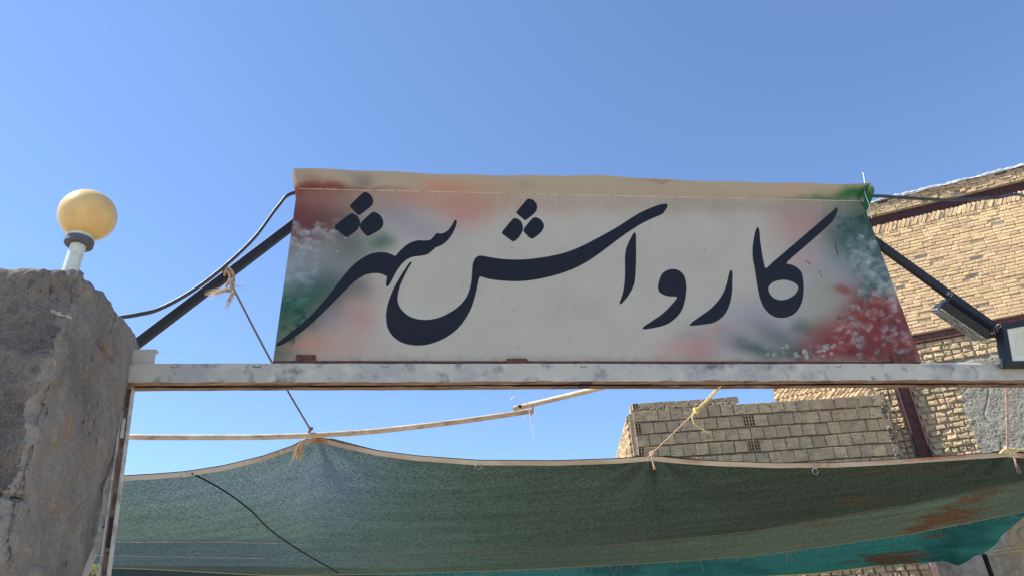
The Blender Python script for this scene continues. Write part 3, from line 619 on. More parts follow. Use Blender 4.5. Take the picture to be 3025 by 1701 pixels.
# rusty foot channel, brackets, frame behind
obox('foot_rail', g3((BL[0] + BR[0]) / 2, BL[1] - .001, .04), GD * (BR[0] - BL[0]) / 2, GN * .014, (0, 0, .0075), M['rust'], sign, .002)
for i, (x0, x1, y0, lid) in enumerate([(873, 931, 1047, 1), (1497, 1558, 1058, 2), (2140, 2200, 1066, 2), (2640, 2708, 1046, 0)]):
    a = sz(x0, 1071, gate(.01)); b_ = sz(x1, 1071, gate(.01)); t_ = sz(x0, y0, gate(.01))[1]
    sc_ = (a[0] + b_[0]) / 2; hw = (b_[0] - a[0]) / 2; zb = ZT + .004
    br = obox('bracket', g3(sc_, (zb + t_) / 2, .012), GD * hw, GN * .003, (0, 0, (t_ - zb) / 2), M['rust'], sign, .0015)
    obox('bracket_foot', g3(sc_, zb, .03), GD * hw, GN * .02, (0, 0, .003), M['rust'], br, .001)
    if lid:
        obox('bracket_plate', g3(sc_ + .01, t_ + (.008 if lid == 1 else .018), .024), GD * hw * .72, GN * .002, (0, 0, .012 if lid == 1 else .022), M['pvc'] if lid == 2 else M['bare'], br, .001)
    if lid == 2:
        v, f = lathe([(0, .012), (.009, .011), (.011, .004), (.011, -.002)], g3(sc_ - .005, t_ + .022, .02), GN, 12); mesh('bolt', v, f, M['bolt'], br)
for s in (TL[0] + .03, .7, TR[0] - .03): bar('frame_bar', g3(s, BL[1], .05), g3(s, TL[1] - .02, .05), .03, .03, M['rust'], sign, GD)
for z in (TL[1] - .03, BL[1] + .65): bar('frame_bar', g3(TL[0] + .06, z, .05), g3(TR[0] - .06, z, .05), .03, .028, M['rust'], sign)

# ------------------------------------------------------------------ braces, cable
br1 = bar('diagonal_brace', hit(385, 1030, gate(.16)), hit(1010, 555, gate(.16)), .058, .045, M['black_steel'])
tag(br1, 'black diagonal steel bar between the cement pillar and the left side of the sign', 'brace')
br2 = bar('diagonal_brace', hit(2440, 608, gate(.14)), hit(2944, 973, gate(.10)), .062, .045, M['black_steel'])
tag(br2, 'black diagonal steel bar from behind the right side of the sign to the floodlights', 'brace')
cp = [hit(x * S, y * S, gate(o)) for x, y, o in ((330, 795, .02), (352, 791, .03), (400, 779, .06), (480, 736, .07), (560, 676, .08), (640, 600, .08), (700, 520, .08), (740, 487, .08), (860, 475, .12), (1400, 520, .14), (2100, 500, .10), (2197, 495, .08), (2300, 501, .1), (2400, 505, .12), (2500, 500, .14), (2576, 495, .16))]
cp[0] = hit(300 * S, 800 * S, gate(.10)); cp[1] = hit(345 * S, 793 * S, gate(.09)); cp[2] = hit(400 * S, 779 * S, gate(.09))
endw = np.array([9.0, 10.4, 7.6]); cp.append(cp[-1] * .75 + endw * .25 + np.array([0, 0, -.1])); cp.append(b3(3.2, 8.1, .02))
cab = thing('power_cable', 'thick black cable drooping from the pillar, past the sign top, to the brick house', 'cable', cp[0])
tube('cable_strand', cp, .0085, M['cable'], cab, n=10)
tube('cable_strand', [p + np.array([0, 0, .012]) + GN * .004 for p in cp], .006, M['cable'], cab, n=10)

# ------------------------------------------------------------------ floodlights
def floodlight_a():
    a = hit(2779, 911, gate(-.03)); b = hit(2914, 1003, gate(-.03)); L = b - a; Ln = np.linalg.norm(L); L /= Ln
    c = (a + b) / 2; vd = (c - EYE) / np.linalg.norm(c - EYE)
    w = vd - (vd @ L) * L; w /= np.linalg.norm(w); dep = np.cross(L, w)       # dep: image up-right or down-left
    if dep[2] < 0: dep = -dep
    th = math.radians(-13); w2 = w * math.cos(th) + dep * math.sin(th); d2 = dep * math.cos(th) - w * math.sin(th)
    root = thing('floodlight', 'slim black LED floodlight aimed downwards below the right brace', 'floodlight', c)
    Hh = .11
    fcc = c + w2 * Hh
    obox('housing', fcc + d2 * .036, L * Ln / 2, w2 * Hh, d2 * .032, M['housing'], root, .006)
    obox('face_frame', fcc - d2 * .001, L * (Ln / 2 + .004), w2 * (Hh + .004), d2 * .006, M['lens'], root, .002)
    obox('lens', fcc - d2 * .009, L * (Ln / 2 - .018), w2 * (Hh - .018), d2 * .002, M['lens'], root, 0)
    fb = None
    for k in range(26):
        p = fcc + d2 * .088 + L * (Ln * (k / 25 - .5) * .92)
        if fb is None: fb = obox('cooling_fin', np.zeros(3), L * .0018, w2 * Hh * .9, d2 * .022, M['housing'], root, 0); o = fb
        else: o = fb.copy(); C.objects.link(o)
        o.location = Vector(p)
    bar('mount_arm', fcc + L * Ln * .5 + d2 * .03, hit(2940, 990, gate(.07)), .03, .008, M['housing'], root)
    return root
floodlight_a()
def floodlight_b():
    pl = gate(-.07)
    q = [hit(x, y, pl) for x, y in ((2955, 958), (3140, 925), (3140, 1079), (2974, 1079))]
    root = thing('floodlight', 'square black framed LED floodlight standing on the beam at the right edge', 'floodlight', (q[2] + q[3]) / 2)
    def slab(name, qq, t0, t1, m, par):
        V = [p + GN * t0 for p in qq] + [p + GN * t1 for p in qq]
        return mesh(name, V, [(0, 1, 2, 3), (7, 6, 5, 4)] + [(i, 4 + i, 4 + (i + 1) % 4, (i + 1) % 4) for i in range(4)], m, par)
    cen = sum(q) / 4
    slab('housing', q, -.06, 0, M['housing'], root)
    inner = [hit(x, y, (pl[0] + GN * .002, GN)) for x, y in ((2971, 973), (3125, 946), (3125, 1064), (2987, 1068))]
    slab('glass', inner, 0, .004, M['glass'], root)
    # raised frame rails
    for i in range(4):
        j = (i + 1) % 4
        slab('frame_rail', [q[i], q[j], inner[j], inner[i]], .001, .014, M['housing'], root)
    V = []; 
    for i in range(13):
        for j in range(10):
            u, v_ = .14 + .72 * i / 12, .18 + .62 * j / 9
            p = (inner[0] * (1 - u) + inner[1] * u) * (1 - v_) + (inner[3] * (1 - u) + inner[2] * u) * v_ + GN * .0062
            V.append(([p - GD * .0055 - np.array([0, 0, .0055]), p + GD * .0055 - np.array([0, 0, .0055]), p + GD * .0055 + np.array([0, 0, .0055]), p - GD * .0055 + np.array([0, 0, .0055])], [(0, 1, 2, 3)]))
    o = joined('led_chips', V, M['led'], root, False); o['kind'] = 'stuff'
    u_, v_ = q[3] + GD * .08 - GN * .03, q[3] + GD * .30 - GN * .03
    return root
floodlight_b()
wv = tube('lamp_wire', [hit(2912, 1005, gate(.02)), hit(2925, 994, gate(0)), hit(2942, 998, gate(0)), hit(2955, 1020, gate(-.02)), hit(2966, 1050, gate(-.04))], .004, M['cable'])
tag(wv, 'thin black wire looping between the two floodlights', 'wire')
tw = tube('tie_wire', [hit(2935, 985, gate(.04)), hit(2940, 968, gate(.02)), hit(2950, 958, gate(-.03)), hit(2958, 962, gate(-.075)), hit(2945, 975, gate(-.02))], .005, M['whiterope'])
tag(tw, 'pale twisted tie holding the right brace to the corner of the square floodlight', 'tie')
tw = thing('tie_wire', 'fine bright wire wrapped round the middle of the right brace', 'wire', hit(2800, 875, gate(.05)))
for (a_, b_) in (((2795, 870), (2801, 861)), ((2800, 872), (2806, 862)), ((2809, 876), (2812, 862))):
    tube('wire_strand', [hit(*a_, gate(.07)), hit((a_[0] + b_[0]) / 2 + 2, (a_[1] + b_[1]) / 2, gate(.065)), hit(*b_, gate(.07))], .0013, M['twine'], tw, seg=5)

# ------------------------------------------------------------------ folding gate leaf beside the pillar
fg = thing('folding_gate', 'folded steel gate leaf of painted channels and flat bars beside the cement pillar', 'gate', g3(-2.3, 0, -.2))
fg.location = tuple(hit(308, 1701, gate(-.1)) * [1, 1, 0])
def gpx(x, y, o): return hit(x, y, gate(o))
A = gpx(384, 1136, .06); B = gpx(308, 1701, -.10); B = A + (B - A) * 1.6
t = (B - A) / np.linalg.norm(B - A)
wd = GD - (GD @ t) * t; wd /= np.linalg.norm(wd); dd = np.cross(t, wd)
if dd @ GN < 0: dd = -dd
bar('post_web', A - dd * .02, B - dd * .02, .038, .004, M['underrust'], fg, wd, .0008)
bar('post_flange', A - wd * .021, B - wd * .021, .008, .04, M['strap'], fg, wd, .001)
bar('post_flange', A + wd * .021, B + wd * .021, .010, .04, M['strap'], fg, wd, .001)
tt_ = A + (B - A) * .20; bar('lock_plate', A + (B - A) * .13 + dd * .021, A + (B - A) * .2 + dd * .021, .02, .003, M['strap'], fg, wd, .0008)
bar('lock_plate', A + (B - A) * .45 - dd * .012, A + (B - A) * .54 - dd * .012, .03, .003, M['darkred'], fg, wd, .0008)
bar('rear_angle', gpx(371, 1148, .12), gpx(322, 1362, .10), .018, .03, M['darkred'], fg, GD)
bar('diagonal_bar', gpx(357, 1305, .14), gpx(246, 1640, .10), .026, .008, M['strap'], fg, GD, .001)
st_ = bar('flat_bar', gpx(320, 1375, .01), gpx(308, 1568, -.03), .034, .006, M['strap'], fg, GD, .001)
bar('flat_bar', gpx(310, 1560, -.03), gpx(240, 1720, -.07), .034, .006, M['strap'], fg, GD, .001)
bar('rear_angle', gpx(277, 1545, .04), gpx(243, 1712, 0), .018, .03, M['strap'], fg, GD)
bar('top_lug', gpx(384, 1150, .05), gpx(386, 1120, .05), .045, .05, M['underrust'], fg, GD)
for x, y, o_ in ((309, 1427, .0), (307, 1556, -.045)):
    v, f = lathe([(0, .006), (.006, .005), (.007, 0)], gpx(x, y, o_), GN, 10); mesh('bolt', v, f, M['housing'], fg)

# ------------------------------------------------------------------ shade nets
FE = [(200, 1206), (300, 1198), (400, 1192), (470, 1186), (560, 1172), (660, 1148), (740, 1120), (782, 1102), (812, 1102), (850, 1112), (950, 1134), (1050, 1147), (1200, 1158), (1400, 1159), (1550, 1154), (1640, 1147), (1700, 1153), (1800, 1160), (1950, 1165), (2100, 1164), (2250, 1156), (2400, 1146), (2535, 1137), (2600, 1143), (2760, 1152), (2900, 1140)]
RE = [(200, 1424), (400, 1431), (560, 1440), (700, 1447), (1000, 1441), (1300, 1433), (1600, 1417), (1900, 1397), (2100, 1370), (2290, 1342), (2400, 1321), (2576, 1286), (2760, 1245), (2900, 1215)]
Fx, Fy = np.array(FE).T * S; Rx, Ry = np.array(RE).T * S
NU, NV = 420, 80
def netsurf(FX, FY, offA, RX, RY, offB, xa, xb, NU, NV, sag, seed, ties=(), rip=1.):
    P = np.zeros((NU, NV, 3))
    for i in range(NU):
        x = xa + (xb - xa) * i / (NU - 1)
        a = hit(x, np.interp(x, FX, FY), gate(offA)); b = hit(x, np.interp(x, RX, RY), gate(offB))
        for j in range(NV):
            v = (j / (NV - 1)); p = a * (1 - v) + b * v
            e = math.sin(math.pi * v)
            p[2] -= sag * e
            p[2] += rip * e ** .5 * (.012 * noise.noise(Vector((p[0] * 1.2, p[1] * 5, seed))) + .05 * noise.noise(Vector((p[0] * .5, p[1] * .9, seed + 3))) + .005 * math.sin(p[1] * 26 + 2 * noise.noise(Vector((p[0] * .5, 0, seed)))))
            for tp in ties:
                e_ = p - tp; du = e_ @ GD; dv = -(e_ @ GN); rr_ = math.hypot(du, dv) + 1e-6
                p[2] += .03 * math.exp(-rr_ / .55) * min(1, rr_ / .12) * math.sin(9 * math.atan2(du, dv + .02) + seed)
            P[i, j] = p
    return P
PN = netsurf(Fx, Fy, 1.35, Rx, Ry, 4.2, 235, 3400, NU, NV, .10, 1, [hit(934, 1294, gate(1.35)), hit(1926, 1347, gate(1.35)), hit(2977, 1335, gate(1.35))])
nx, ny = project(PN.reshape(-1, 3)); nx = nx.reshape(NU, NV); ny = ny.reshape(NU, NV)
basen = np.ones((NU, NV, 3)) * np.array([.082, .118, .084])
def lerp(colr, c, al): return colr * (1 - al[..., None]) + np.array(c) * al[..., None]
g_ = lambda x, y, rx, ry, a=0: np.exp(-(((nx - x) * math.cos(a) + (ny - y) * math.sin(a)) / rx) ** 2 - (((ny - y) * math.cos(a) - (nx - x) * math.sin(a)) / ry) ** 2)
cn = basen
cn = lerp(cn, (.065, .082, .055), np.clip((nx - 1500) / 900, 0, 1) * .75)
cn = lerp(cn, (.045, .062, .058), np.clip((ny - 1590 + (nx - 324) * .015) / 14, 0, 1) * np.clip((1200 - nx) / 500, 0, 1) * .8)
cn = lerp(cn, (.115, .15, .135), g_(960, 1390, 170, 130) * .7)
cn = lerp(cn, (.10, .14, .13), g_(620, 1430, 260, 60) * .6)
seamY = np.interp(nx, [1200, 1569, 1802, 2200, 2400, 2665, 2900, 3300], [1637, 1625, 1608, 1569, 1535, 1490, 1440, 1360])
cn = lerp(cn, (.15, .20, .135), np.clip((ny - seamY) / 10, 0, 1) * np.clip((nx - 1400) / 900, 0, 1) * .85)
ragged = .5 * vnoise(nx, ny * 5, .02, 31, 5) + .5 * vnoise(nx + ny * 3, ny * 9, .05, 33, 4)
for (x, y, rx, ry, a, st) in ((2800, 1530, 105, 26, -.22, .95), (2880, 1470, 90, 16, -.3, .8), (2720, 1560, 60, 14, -.2, .8), (2530, 1478, 90, 14, -.05, .35), (2430, 1550, 60, 14, 0, .3), (2650, 1390, 160, 10, -.05, .3)):
    cn = lerp(cn, (.17, .075, .035), np.clip(g_(x, y, rx, ry, a) * 8 - .8, 0, 1) * np.clip(g_(x, y, rx, ry, a) * 2.2 + (ragged - .5) * 4.5 - .6, 0, 1) * st * .9)
alpha = .05 + .0 * nx + .07 * g_(960, 1380, 190, 130) + .05 * g_(600, 1440, 320, 70) + .03 * g_(1700, 1420, 700, 60)
net = thing('shade_net', 'large dark green shade net stretched behind the gate with a beige taped front hem', 'shade net', PN[NU // 2, 0] * [1, 1, 0] + np.array([0, 0, 3]))
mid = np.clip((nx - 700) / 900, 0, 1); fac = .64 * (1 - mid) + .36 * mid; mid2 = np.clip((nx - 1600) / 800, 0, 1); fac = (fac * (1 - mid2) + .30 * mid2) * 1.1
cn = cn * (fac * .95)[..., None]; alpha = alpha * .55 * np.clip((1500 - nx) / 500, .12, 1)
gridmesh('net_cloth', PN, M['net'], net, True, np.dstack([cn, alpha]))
# hem tape along the front edge
TP = np.zeros((NU, 4, 3)); FT_ = TP
for i in range(NU):
    x = 235 + (3400 - 235) * i / (NU - 1); y = np.interp(x, Fx, Fy)
    for j in range(4): TP[i, j] = hit(x, y - 1 + 14 * j / 3, gate(1.34 + .002 * j))
tx, ty = project(TP.reshape(-1, 3)); tx = tx.reshape(NU, 4)
tc = np.ones((NU, 4, 3)) * np.array([.62, .53, .42]); sgn = np.clip(g_rust := (np.exp(-((tx - 2760) / 190) ** 2) + .8 * np.exp(-((tx - 2045) / 38) ** 2)), 0, 1)
hh = np.array([1, .9, .45, .2])[None, :]; tc = tc * (1 - (sgn * hh)[..., None]) + np.array([.34, .10, .03]) * (sgn * hh)[..., None]
M['tape'].node_tree.nodes  # tape colour comes from its stains
gridmesh('hem_tape', TP, M['tape'], net, False, tc)
tube('hem_cord', [TP[i, 0] + np.array([0, 0, .004]) - GN * .006 for i in range(0, NU, 4)], .0042, M['seam'], net, n=1, seg=6)
def on_net(px, py, lift=.012):
    k = np.argmin((nx - px) ** 2 + (ny - py) ** 2); p = PN.reshape(-1, 3)[k]
    d = ray(px, py); dist = np.linalg.norm(p - EYE); return EYE + d * (dist - .05) + np.array([0, 0, -lift * .3])
tube('seam_cord', [on_net(x * S, y * S) for x, y in ((483, 1189), (520, 1207), (560, 1230), (600, 1257), (640, 1290), (670, 1322), (720, 1360), (780, 1398), (850, 1438))], .0062, M['seam'], net, n=4, seg=6)
tube('stitched_seam', [on_net(x, y) for x, y in ((1000, 1638), (1200, 1637), (1400, 1632), (1569, 1625), (1802, 1608), (2000, 1590), (2200, 1569), (2400, 1535), (2665, 1490))], .0022, M['pinkthread'], net, n=3, seg=5)
tube('stitched_seam', [on_net(x, y) for x, y in ((262, 1597), (400, 1599), (520, 1599), (640, 1598), (800, 1602), (900, 1606))], .0022, M['strap'], net, n=3, seg=5)
tube('stitched_seam', [on_net(x, y) for x, y in ((282, 1638), (450, 1641), (620, 1644), (820, 1648))], .002, M['strap'], net, n=3, seg=5)
for (x, y) in ((543, 1399), (1413, 1376), (2408, 1391)):
    c = hit(x, y, gate(1.33)); rg = .024
    tube('wire_ring', [c + rg * (GD * math.cos(t) + np.array([0, 0, 1]) * math.sin(t)) for t in np.linspace(1.9, 7.6, 14)], .002, M['bolt'], net, n=3, seg=5)
for (x, y) in ((1415, 1366), (1918, 1352), (2408, 1377)):
    c = hit(x, y, gate(1.335)); obox('hem_clip', c, GD * .018, GN * .002, (0, 0, .018), M['strap'], net, .001)
# frayed rear hem
V = []
for k in range(170):
    x = random.uniform(1150, 3000); y = np.interp(x, Rx, Ry); p = hit(x, y - 2, gate(4.17)); L = random.uniform(.02, .12) * (1.4 if random.random() < .2 else .6)
    q = p + GD * random.uniform(-.06, .06) - np.array([0, 0, L * .9])
    V.append(tube('', [p, (p + q) / 2 + GD * random.uniform(-.03, .03), q], .0016, None, n=2, seg=4, join=True))
V.append(tube('', [hit(x, np.interp(x, Rx, Ry), gate(4.17)) for x in range(260, 3300, 40)], .006, None, n=1, seg=5, join=True))
fr = joined('frayed_hem', V, M['hemfray'], net)
# second, teal net behind and below
FE2 = [(200, 1420), (1000, 1428), (1900, 1385), (2290, 1335), (2576, 1280), (2610, 1268)]
RE2 = [(200, 1500), (900, 1486), (1500, 1470), (1917, 1449), (2044, 1440), (2185, 1425), (2256, 1419), (2380, 1411), (2411, 1423), (2433, 1412), (2450, 1398), (2476, 1392), (2509, 1366), (2518, 1348), (2547, 1323), (2576, 1300), (2610, 1269)]
RE2 = [(x, y) for x, y in RE2]
F2 = np.array(FE2).T * S; R2 = np.array(RE2).T * S
N2, M2 = 320, 24
PT = netsurf(F2[0], F2[1], 4.35, R2[0], R2[1], 6.2, 235, 3064, N2, M2, .02, 9, rip=.5)
ox, oy = project(PT.reshape(-1, 3)); ox = ox.reshape(N2, M2); oy = oy.reshape(N2, M2)
ct = np.ones((N2, M2, 3)) * np.array([.030, .155, .140]); nx, ny = ox, oy
ct = lerp(ct, (.012, .065, .062), np.clip((vnoise(ox, oy * 4, .006, 3) - .42) * 4, 0, 1) * .8)
ct = lerp(ct, (.03, .045, .035), np.clip((1300 - ox) / 500, 0, 1) * .95)
ct = lerp(ct, (.085, .045, .028), np.clip(g_(2640, 1648, 110, 18, -.06) * 8 - .8, 0, 1) * np.clip(g_(2640, 1648, 110, 18, -.06) * 2.4 - .6 + (vnoise(ox, oy * 6, .03, 35, 5) - .5) * 3.5, 0, 1) * .95)
ct = lerp(ct, (.09, .06, .03), np.clip(g_(2760, 1582, 40, 7, -.1) * 2 - .5, 0, 1) * .8)
tn = thing('shade_net', 'torn teal shade net hanging lower behind the dark green net', 'shade net', PT[N2 // 2, 0] * [1, 1, 0] + np.array([0, 0, 2.5]))
gridmesh('net_cloth', PT, M['net'], tn, True, np.dstack([ct * .40, ct[..., 0] * 0 + .01]))
tube('net_edge_cord', [PT[i, -1] for i in range(200, N2, 3)], .004, M['pvc'], tn, n=1, seg=5)
yr = tube('yellow_rope', [hit(x, y, gate(6.15)) for x, y in ((2150, 1712), (2250, 1702), (2400, 1693), (2480, 1684), (2566, 1674), (2600, 1668))], .011, M['yellowrope'], twist=.06, lobes=3)
tag(yr, 'yellow rope running along the lower edge of the teal net', 'rope')
for k, (y0, y1, lb) in enumerate(((1630, 1612, 'upper of two thin yellow strings pulled right from the teal net corner'), (1640, 1623, 'lower of two thin yellow strings pulled right from the teal net corner'))):
    o = tube('tie_string', [hit(2908, y0, gate(6.1)), hit(3025, y1, gate(6.1)), hit(3200, y1 - 25, gate(6.1))], .006, M['yellowrope'], n=3, seg=6)
    tag(o, lb, 'string', 'thin yellow strings at the teal net corner')
np_a = hit(2907, 1636, gate(6.1)); np_b = hit(2930, 1701, gate(6.1)); np_b = np_b + (np_b - np_a) / (np_a - np_b)[2] * np_b[2]
pn = bar('net_post', np_a, np_b, .05, .05, M['seam'], None, GD); tag(pn, 'dark leaning post under the corner of the teal net', 'post')
# scrap of dark cloth and frayed rope end at lower left
sc_ = thing('rope_scrap', 'frayed yellow rope scrap tied under the left end of the green net', 'rope', hit(275, 1680, gate(1.2)))
V = []
for k in range(40):
    a_ = hit(282 + random.uniform(-6, 6), 1672 + random.uniform(-4, 4), gate(1.2)); q = hit(random.uniform(258, 298), random.uniform(1668, 1705), gate(1.2))
    V.append(tube('', [a_, (a_ + q) / 2 + np.array([0, 0, .01]), q], .0022, None, n=2, seg=4, join=True))
joined('frayed_fibres', V, M['yellowrope'], sc_)

# ------------------------------------------------------------------ bent poles
pp = tube('bent_pole', [hit(x, y, gate(1.2)) for x, y in ((200, 1288), (345, 1289), (480, 1290.5), (600, 1290.5), (760, 1290), (917, 1285), (1080, 1275), (1240, 1258), (1400, 1238), (1575, 1212))], .0205, M['pole'], seg=16, cap=False)
tag(pp, 'long bent pale pole with an open broken end above the green net', 'pole')
p2 = tube('bent_pole', [hit(1516, 1207, gate(1.14)), hit(1560, 1196, gate(1.12)), hit(1660, 1172, gate(.95)), hit(1790, 1140, gate(.7)), hit(1900, 1108, gate(.5)), hit(1990, 1085, gate(.3))], .020, M['pole'], seg=16, cap=False)
tag(p2, 'pale pole tied over the end of the longer pole and rising behind the beam', 'pole')
for o, p_, nm in ((p2, [hit(1524, 1203.5, gate(1.14)), hit(1540, 1200, gate(1.13))], 'a'), (pp, [hit(1568, 1213, gate(1.2)), hit(1550, 1216, gate(1.2))], 'b')):
    i_ = tube('pole_bore', p_, .0165, M['hole'], None, seg=12, n=1); i_.parent = o  # dark plug standing for the shade inside the open end
tj = thing('twine_tie', 'thin white twine binding the two pale poles, ends hanging down', 'twine', hit(1562, 1205, gate(1.1)))
tube('twine_end', [hit(1508, 1183, gate(1.1)), hit(1518, 1171, gate(1.1)), hit(1535, 1175, gate(1.1)), hit(1558, 1190, gate(1.09)), hit(1562, 1205, gate(1.09))], .003, M['twine'], tj, seg=6)
tube('twine_end', [hit(1562, 1200, gate(1.09)), hit(1566, 1230, gate(1.09)), hit(1571, 1262, gate(1.09)), hit(1580, 1312, gate(1.09))], .0028, M['twine'], tj, seg=6, taper=lambda t: 1 - .6 * t)
tube('twine_end', [hit(1548, 1228, gate(1.1)), hit(1562, 1252, gate(1.1)), hit(1571, 1268, gate(1.1))], .002, M['twine'], tj, seg=5)
for k in range(3):
    c = hit(1561 + k * 2.5, 1206, gate(1.17)); tube('twine_wrap', [c + np.array([0, 0, 1]) * .05 * math.sin(t) + GN * .06 * math.cos(t) + GD * .003 * t for t in np.linspace(0, 6.3, 14)], .0028, M['whiterope'], tj, seg=5, n=2)

# ------------------------------------------------------------------ ropes
def knot(name, c, r, m, parent, seed=0, rope_r=.008, turns=3):
    rs = random.Random(seed); ps = []
    for k in range(turns * 7):
        a = k * .9; ps.append(np.array(c) + r * (GD * math.cos(a) * (.6 + .4 * math.sin(k * 1.7)) + np.array([0, 0, 1]) * math.sin(a * 1.3) * .8 + GN * .7 * math.cos(a * .7 + 1)))
    return tube(name, ps, rope_r, m, parent, n=4, seg=8)
def fray(name, c, dirs, m, parent, n=50, L=.1, spread=.4, r=.0012):
    V = []
    for k in range(n):
        d = np.array(dirs[k % len(dirs)], float); d = d / np.linalg.norm(d) + np.random.RandomState(k + n).normal(0, spread, 3); l = L * random.uniform(.5, 1.1)
        a = np.array(c) + np.random.RandomState(k).normal(0, .006, 3)
        V.append(tube('', [a, a + d * l * .5 + np.array([0, 0, random.uniform(-.01, .01)]), a + d * l + np.array([0, 0, -.15 * l])], r, None, n=2, seg=3, join=True))
    return joined(name, V, m, parent)
K0 = hit(672, 798, gate(.13)); K1 = hit(686, 845, gate(.11)); E0 = hit(916, 1266, gate(1.2))
rp = thing('tie_rope', 'grey brown rope from a frayed knot on the left brace down to the bent pole', 'rope', E0)
tube('rope_line', [K1, K1 * .66 + E0 * .34 + np.array([0, 0, -.02]), K1 * .33 + E0 * .67 + np.array([0, 0, -.02]), E0], .0075, M['greyrope'], rp, twist=.03, lobes=3, n=10)
tube('knot', [hit(x, y, gate(o)) for x, y, o in ((664, 812, .16), (658, 796, .12), (668, 790, .10), (682, 797, .10), (690, 812, .12), (688, 830, .18), (672, 835, .2), (664, 818, .15), (668, 802, .1), (676, 806, .08), (678, 825, .10), (668, 845, .10), (672, 858, .1), (686, 858, .1), (690, 840, .1), (682, 828, .09), (684, 858, .1), (694, 868, .1))], .0095, M['hemp'], rp, n=6, twist=.03, lobes=3)
tube('knot', [hit(x, y, gate(o)) for x, y, o in ((660, 802, .17), (666, 790, .1), (680, 796, .09), (688, 812, .1), (692, 832, .2))], .009, M['hemp'], rp, n=6, twist=.03, lobes=3)
fray('frayed_end', hit(676, 856, gate(.09)), [-GD + np.array([0, 0, -.15])], M['straw'], rp, 55, .12, .16)
fray('frayed_end', hit(690, 862, gate(.09)), [-GD * .3 + np.array([0, 0, -1])], M['straw'], rp, 40, .10, .13)
fray('stray_fibre', hit(690, 845, gate(.09)), [GD + np.array([0, 0, .2]), GD * .4], M['straw'], rp, 8, .08, .3, .0007)
knot('knot', hit(917, 1268, gate(1.18)), .018, M['greyrope'], rp, 1, .009, 2)
fray('frayed_end', hit(899, 1300, gate(1.15)), [-GD * .45 + np.array([0, 0, -1])], M['straw'], rp, 150, .115, .17, .0016)
# yellow rope in the middle
A = hit(2125, 1146, gate(.10)); Bk = hit(2057, 1214, gate(.5)); Dn = hit(1926, 1338, gate(1.3))
ry = thing('tie_rope', 'doubled pale yellow rope knotted to tan cord, holding the net hem below the beam', 'rope', Dn)
tube('rope_line', [hit(2128, 1140, gate(.08)), hit(2092, 1180, gate(.3)), Bk], .0085, M['yellowrope'], ry, twist=.03, lobes=3)
tube('rope_line', [hit(2122, 1140, gate(.1)), hit(2086, 1181, gate(.32)), hit(2052, 1213, gate(.5))], .0065, M['yellowrope'], ry, twist=.03, lobes=3)
knot('knot', hit(2055, 1213, gate(.48)), .021, M['yellowrope'], ry, 3, .009, 3)
tube('rope_line', [Bk, hit(1990, 1278, gate(.9)), Dn], .0062, M['hemp'], ry, twist=.024, lobes=3)
tube('rope_tail', [hit(2045, 1222, gate(.5)), hit(2046, 1240, gate(.5)), hit(2056, 1256, gate(.5)), hit(2075, 1268, gate(.5)), hit(2093, 1277, gate(.5))], .0055, M['yellowrope'], ry, twist=.024, lobes=3)
knot('knot', hit(1925, 1340, gate(1.29)), .02, M['hemp'], ry, 4, .010, 2)
tube('rope_tail', [hit(1925, 1345, gate(1.28)), hit(1929, 1365, gate(1.28)), hit(1934, 1385, gate(1.28))], .009, M['hemp'], ry, taper=lambda t: .7 + .5 * t, twist=.03, lobes=3)
# right rope
rr_ = thing('tie_rope', 'white and brown twisted rope hanging straight from the beam to the net hem at right', 'rope', hit(2977, 1335, gate(1.3)))
tube('rope_line', [hit(2971, 1140, gate(.12)), hit(2975, 1180, gate(.3)), hit(2977, 1330, gate(1.3))], .011, M['whiterope'], rr_, twist=.034, lobes=2)
knot('knot', hit(2976, 1325, gate(1.28)), .022, M['whiterope'], rr_, 5, .012, 2)
tube('hem_tie', [hit(x, y, gate(1.27)) for x, y in ((2955, 1338), (2966, 1328), (2975, 1334), (2986, 1330), (2996, 1324), (3001, 1331), (2990, 1337), (2978, 1338), (2962, 1334))], .010, M['yellowrope'], rr_, n=5)
tube('rope_line', [hit(2996, 1328, gate(1.27)), hit(3025, 1326, gate(1.27)), hit(3120, 1318, gate(1.27))], .009, M['yellowrope'], rr_, twist=.034, lobes=3)
tube('rope_tail', [hit(2985, 1338, gate(1.25)), hit(2996, 1352, gate(1.25)), hit(3001, 1372, gate(1.25))], .009, M['hemp'], rr_, twist=.034, lobes=2)
fray('frayed_end', hit(3001, 1370, gate(1.24)), [np.array([0, 0, -1])], M['greyrope'], rr_, 30, .06, .2)
tk = thing('twine_tie', 'white plastic twine sticking out of the crumpled right corner of the sign', 'twine', hit(2555, 560, gate(-.03)))
tube('twine_end', [hit(2549, 511, gate(-.02)), hit(2552, 524, gate(-.02)), hit(2554, 542, gate(-.02)), hit(2556, 575, gate(-.045)), hit(2566, 600, gate(-.05)), hit(2571, 625, gate(-.05)), hit(2575, 646, gate(-.05))], .003, M['twine'], tk, seg=6, taper=lambda t: .7 + 1. * abs(t - .5))

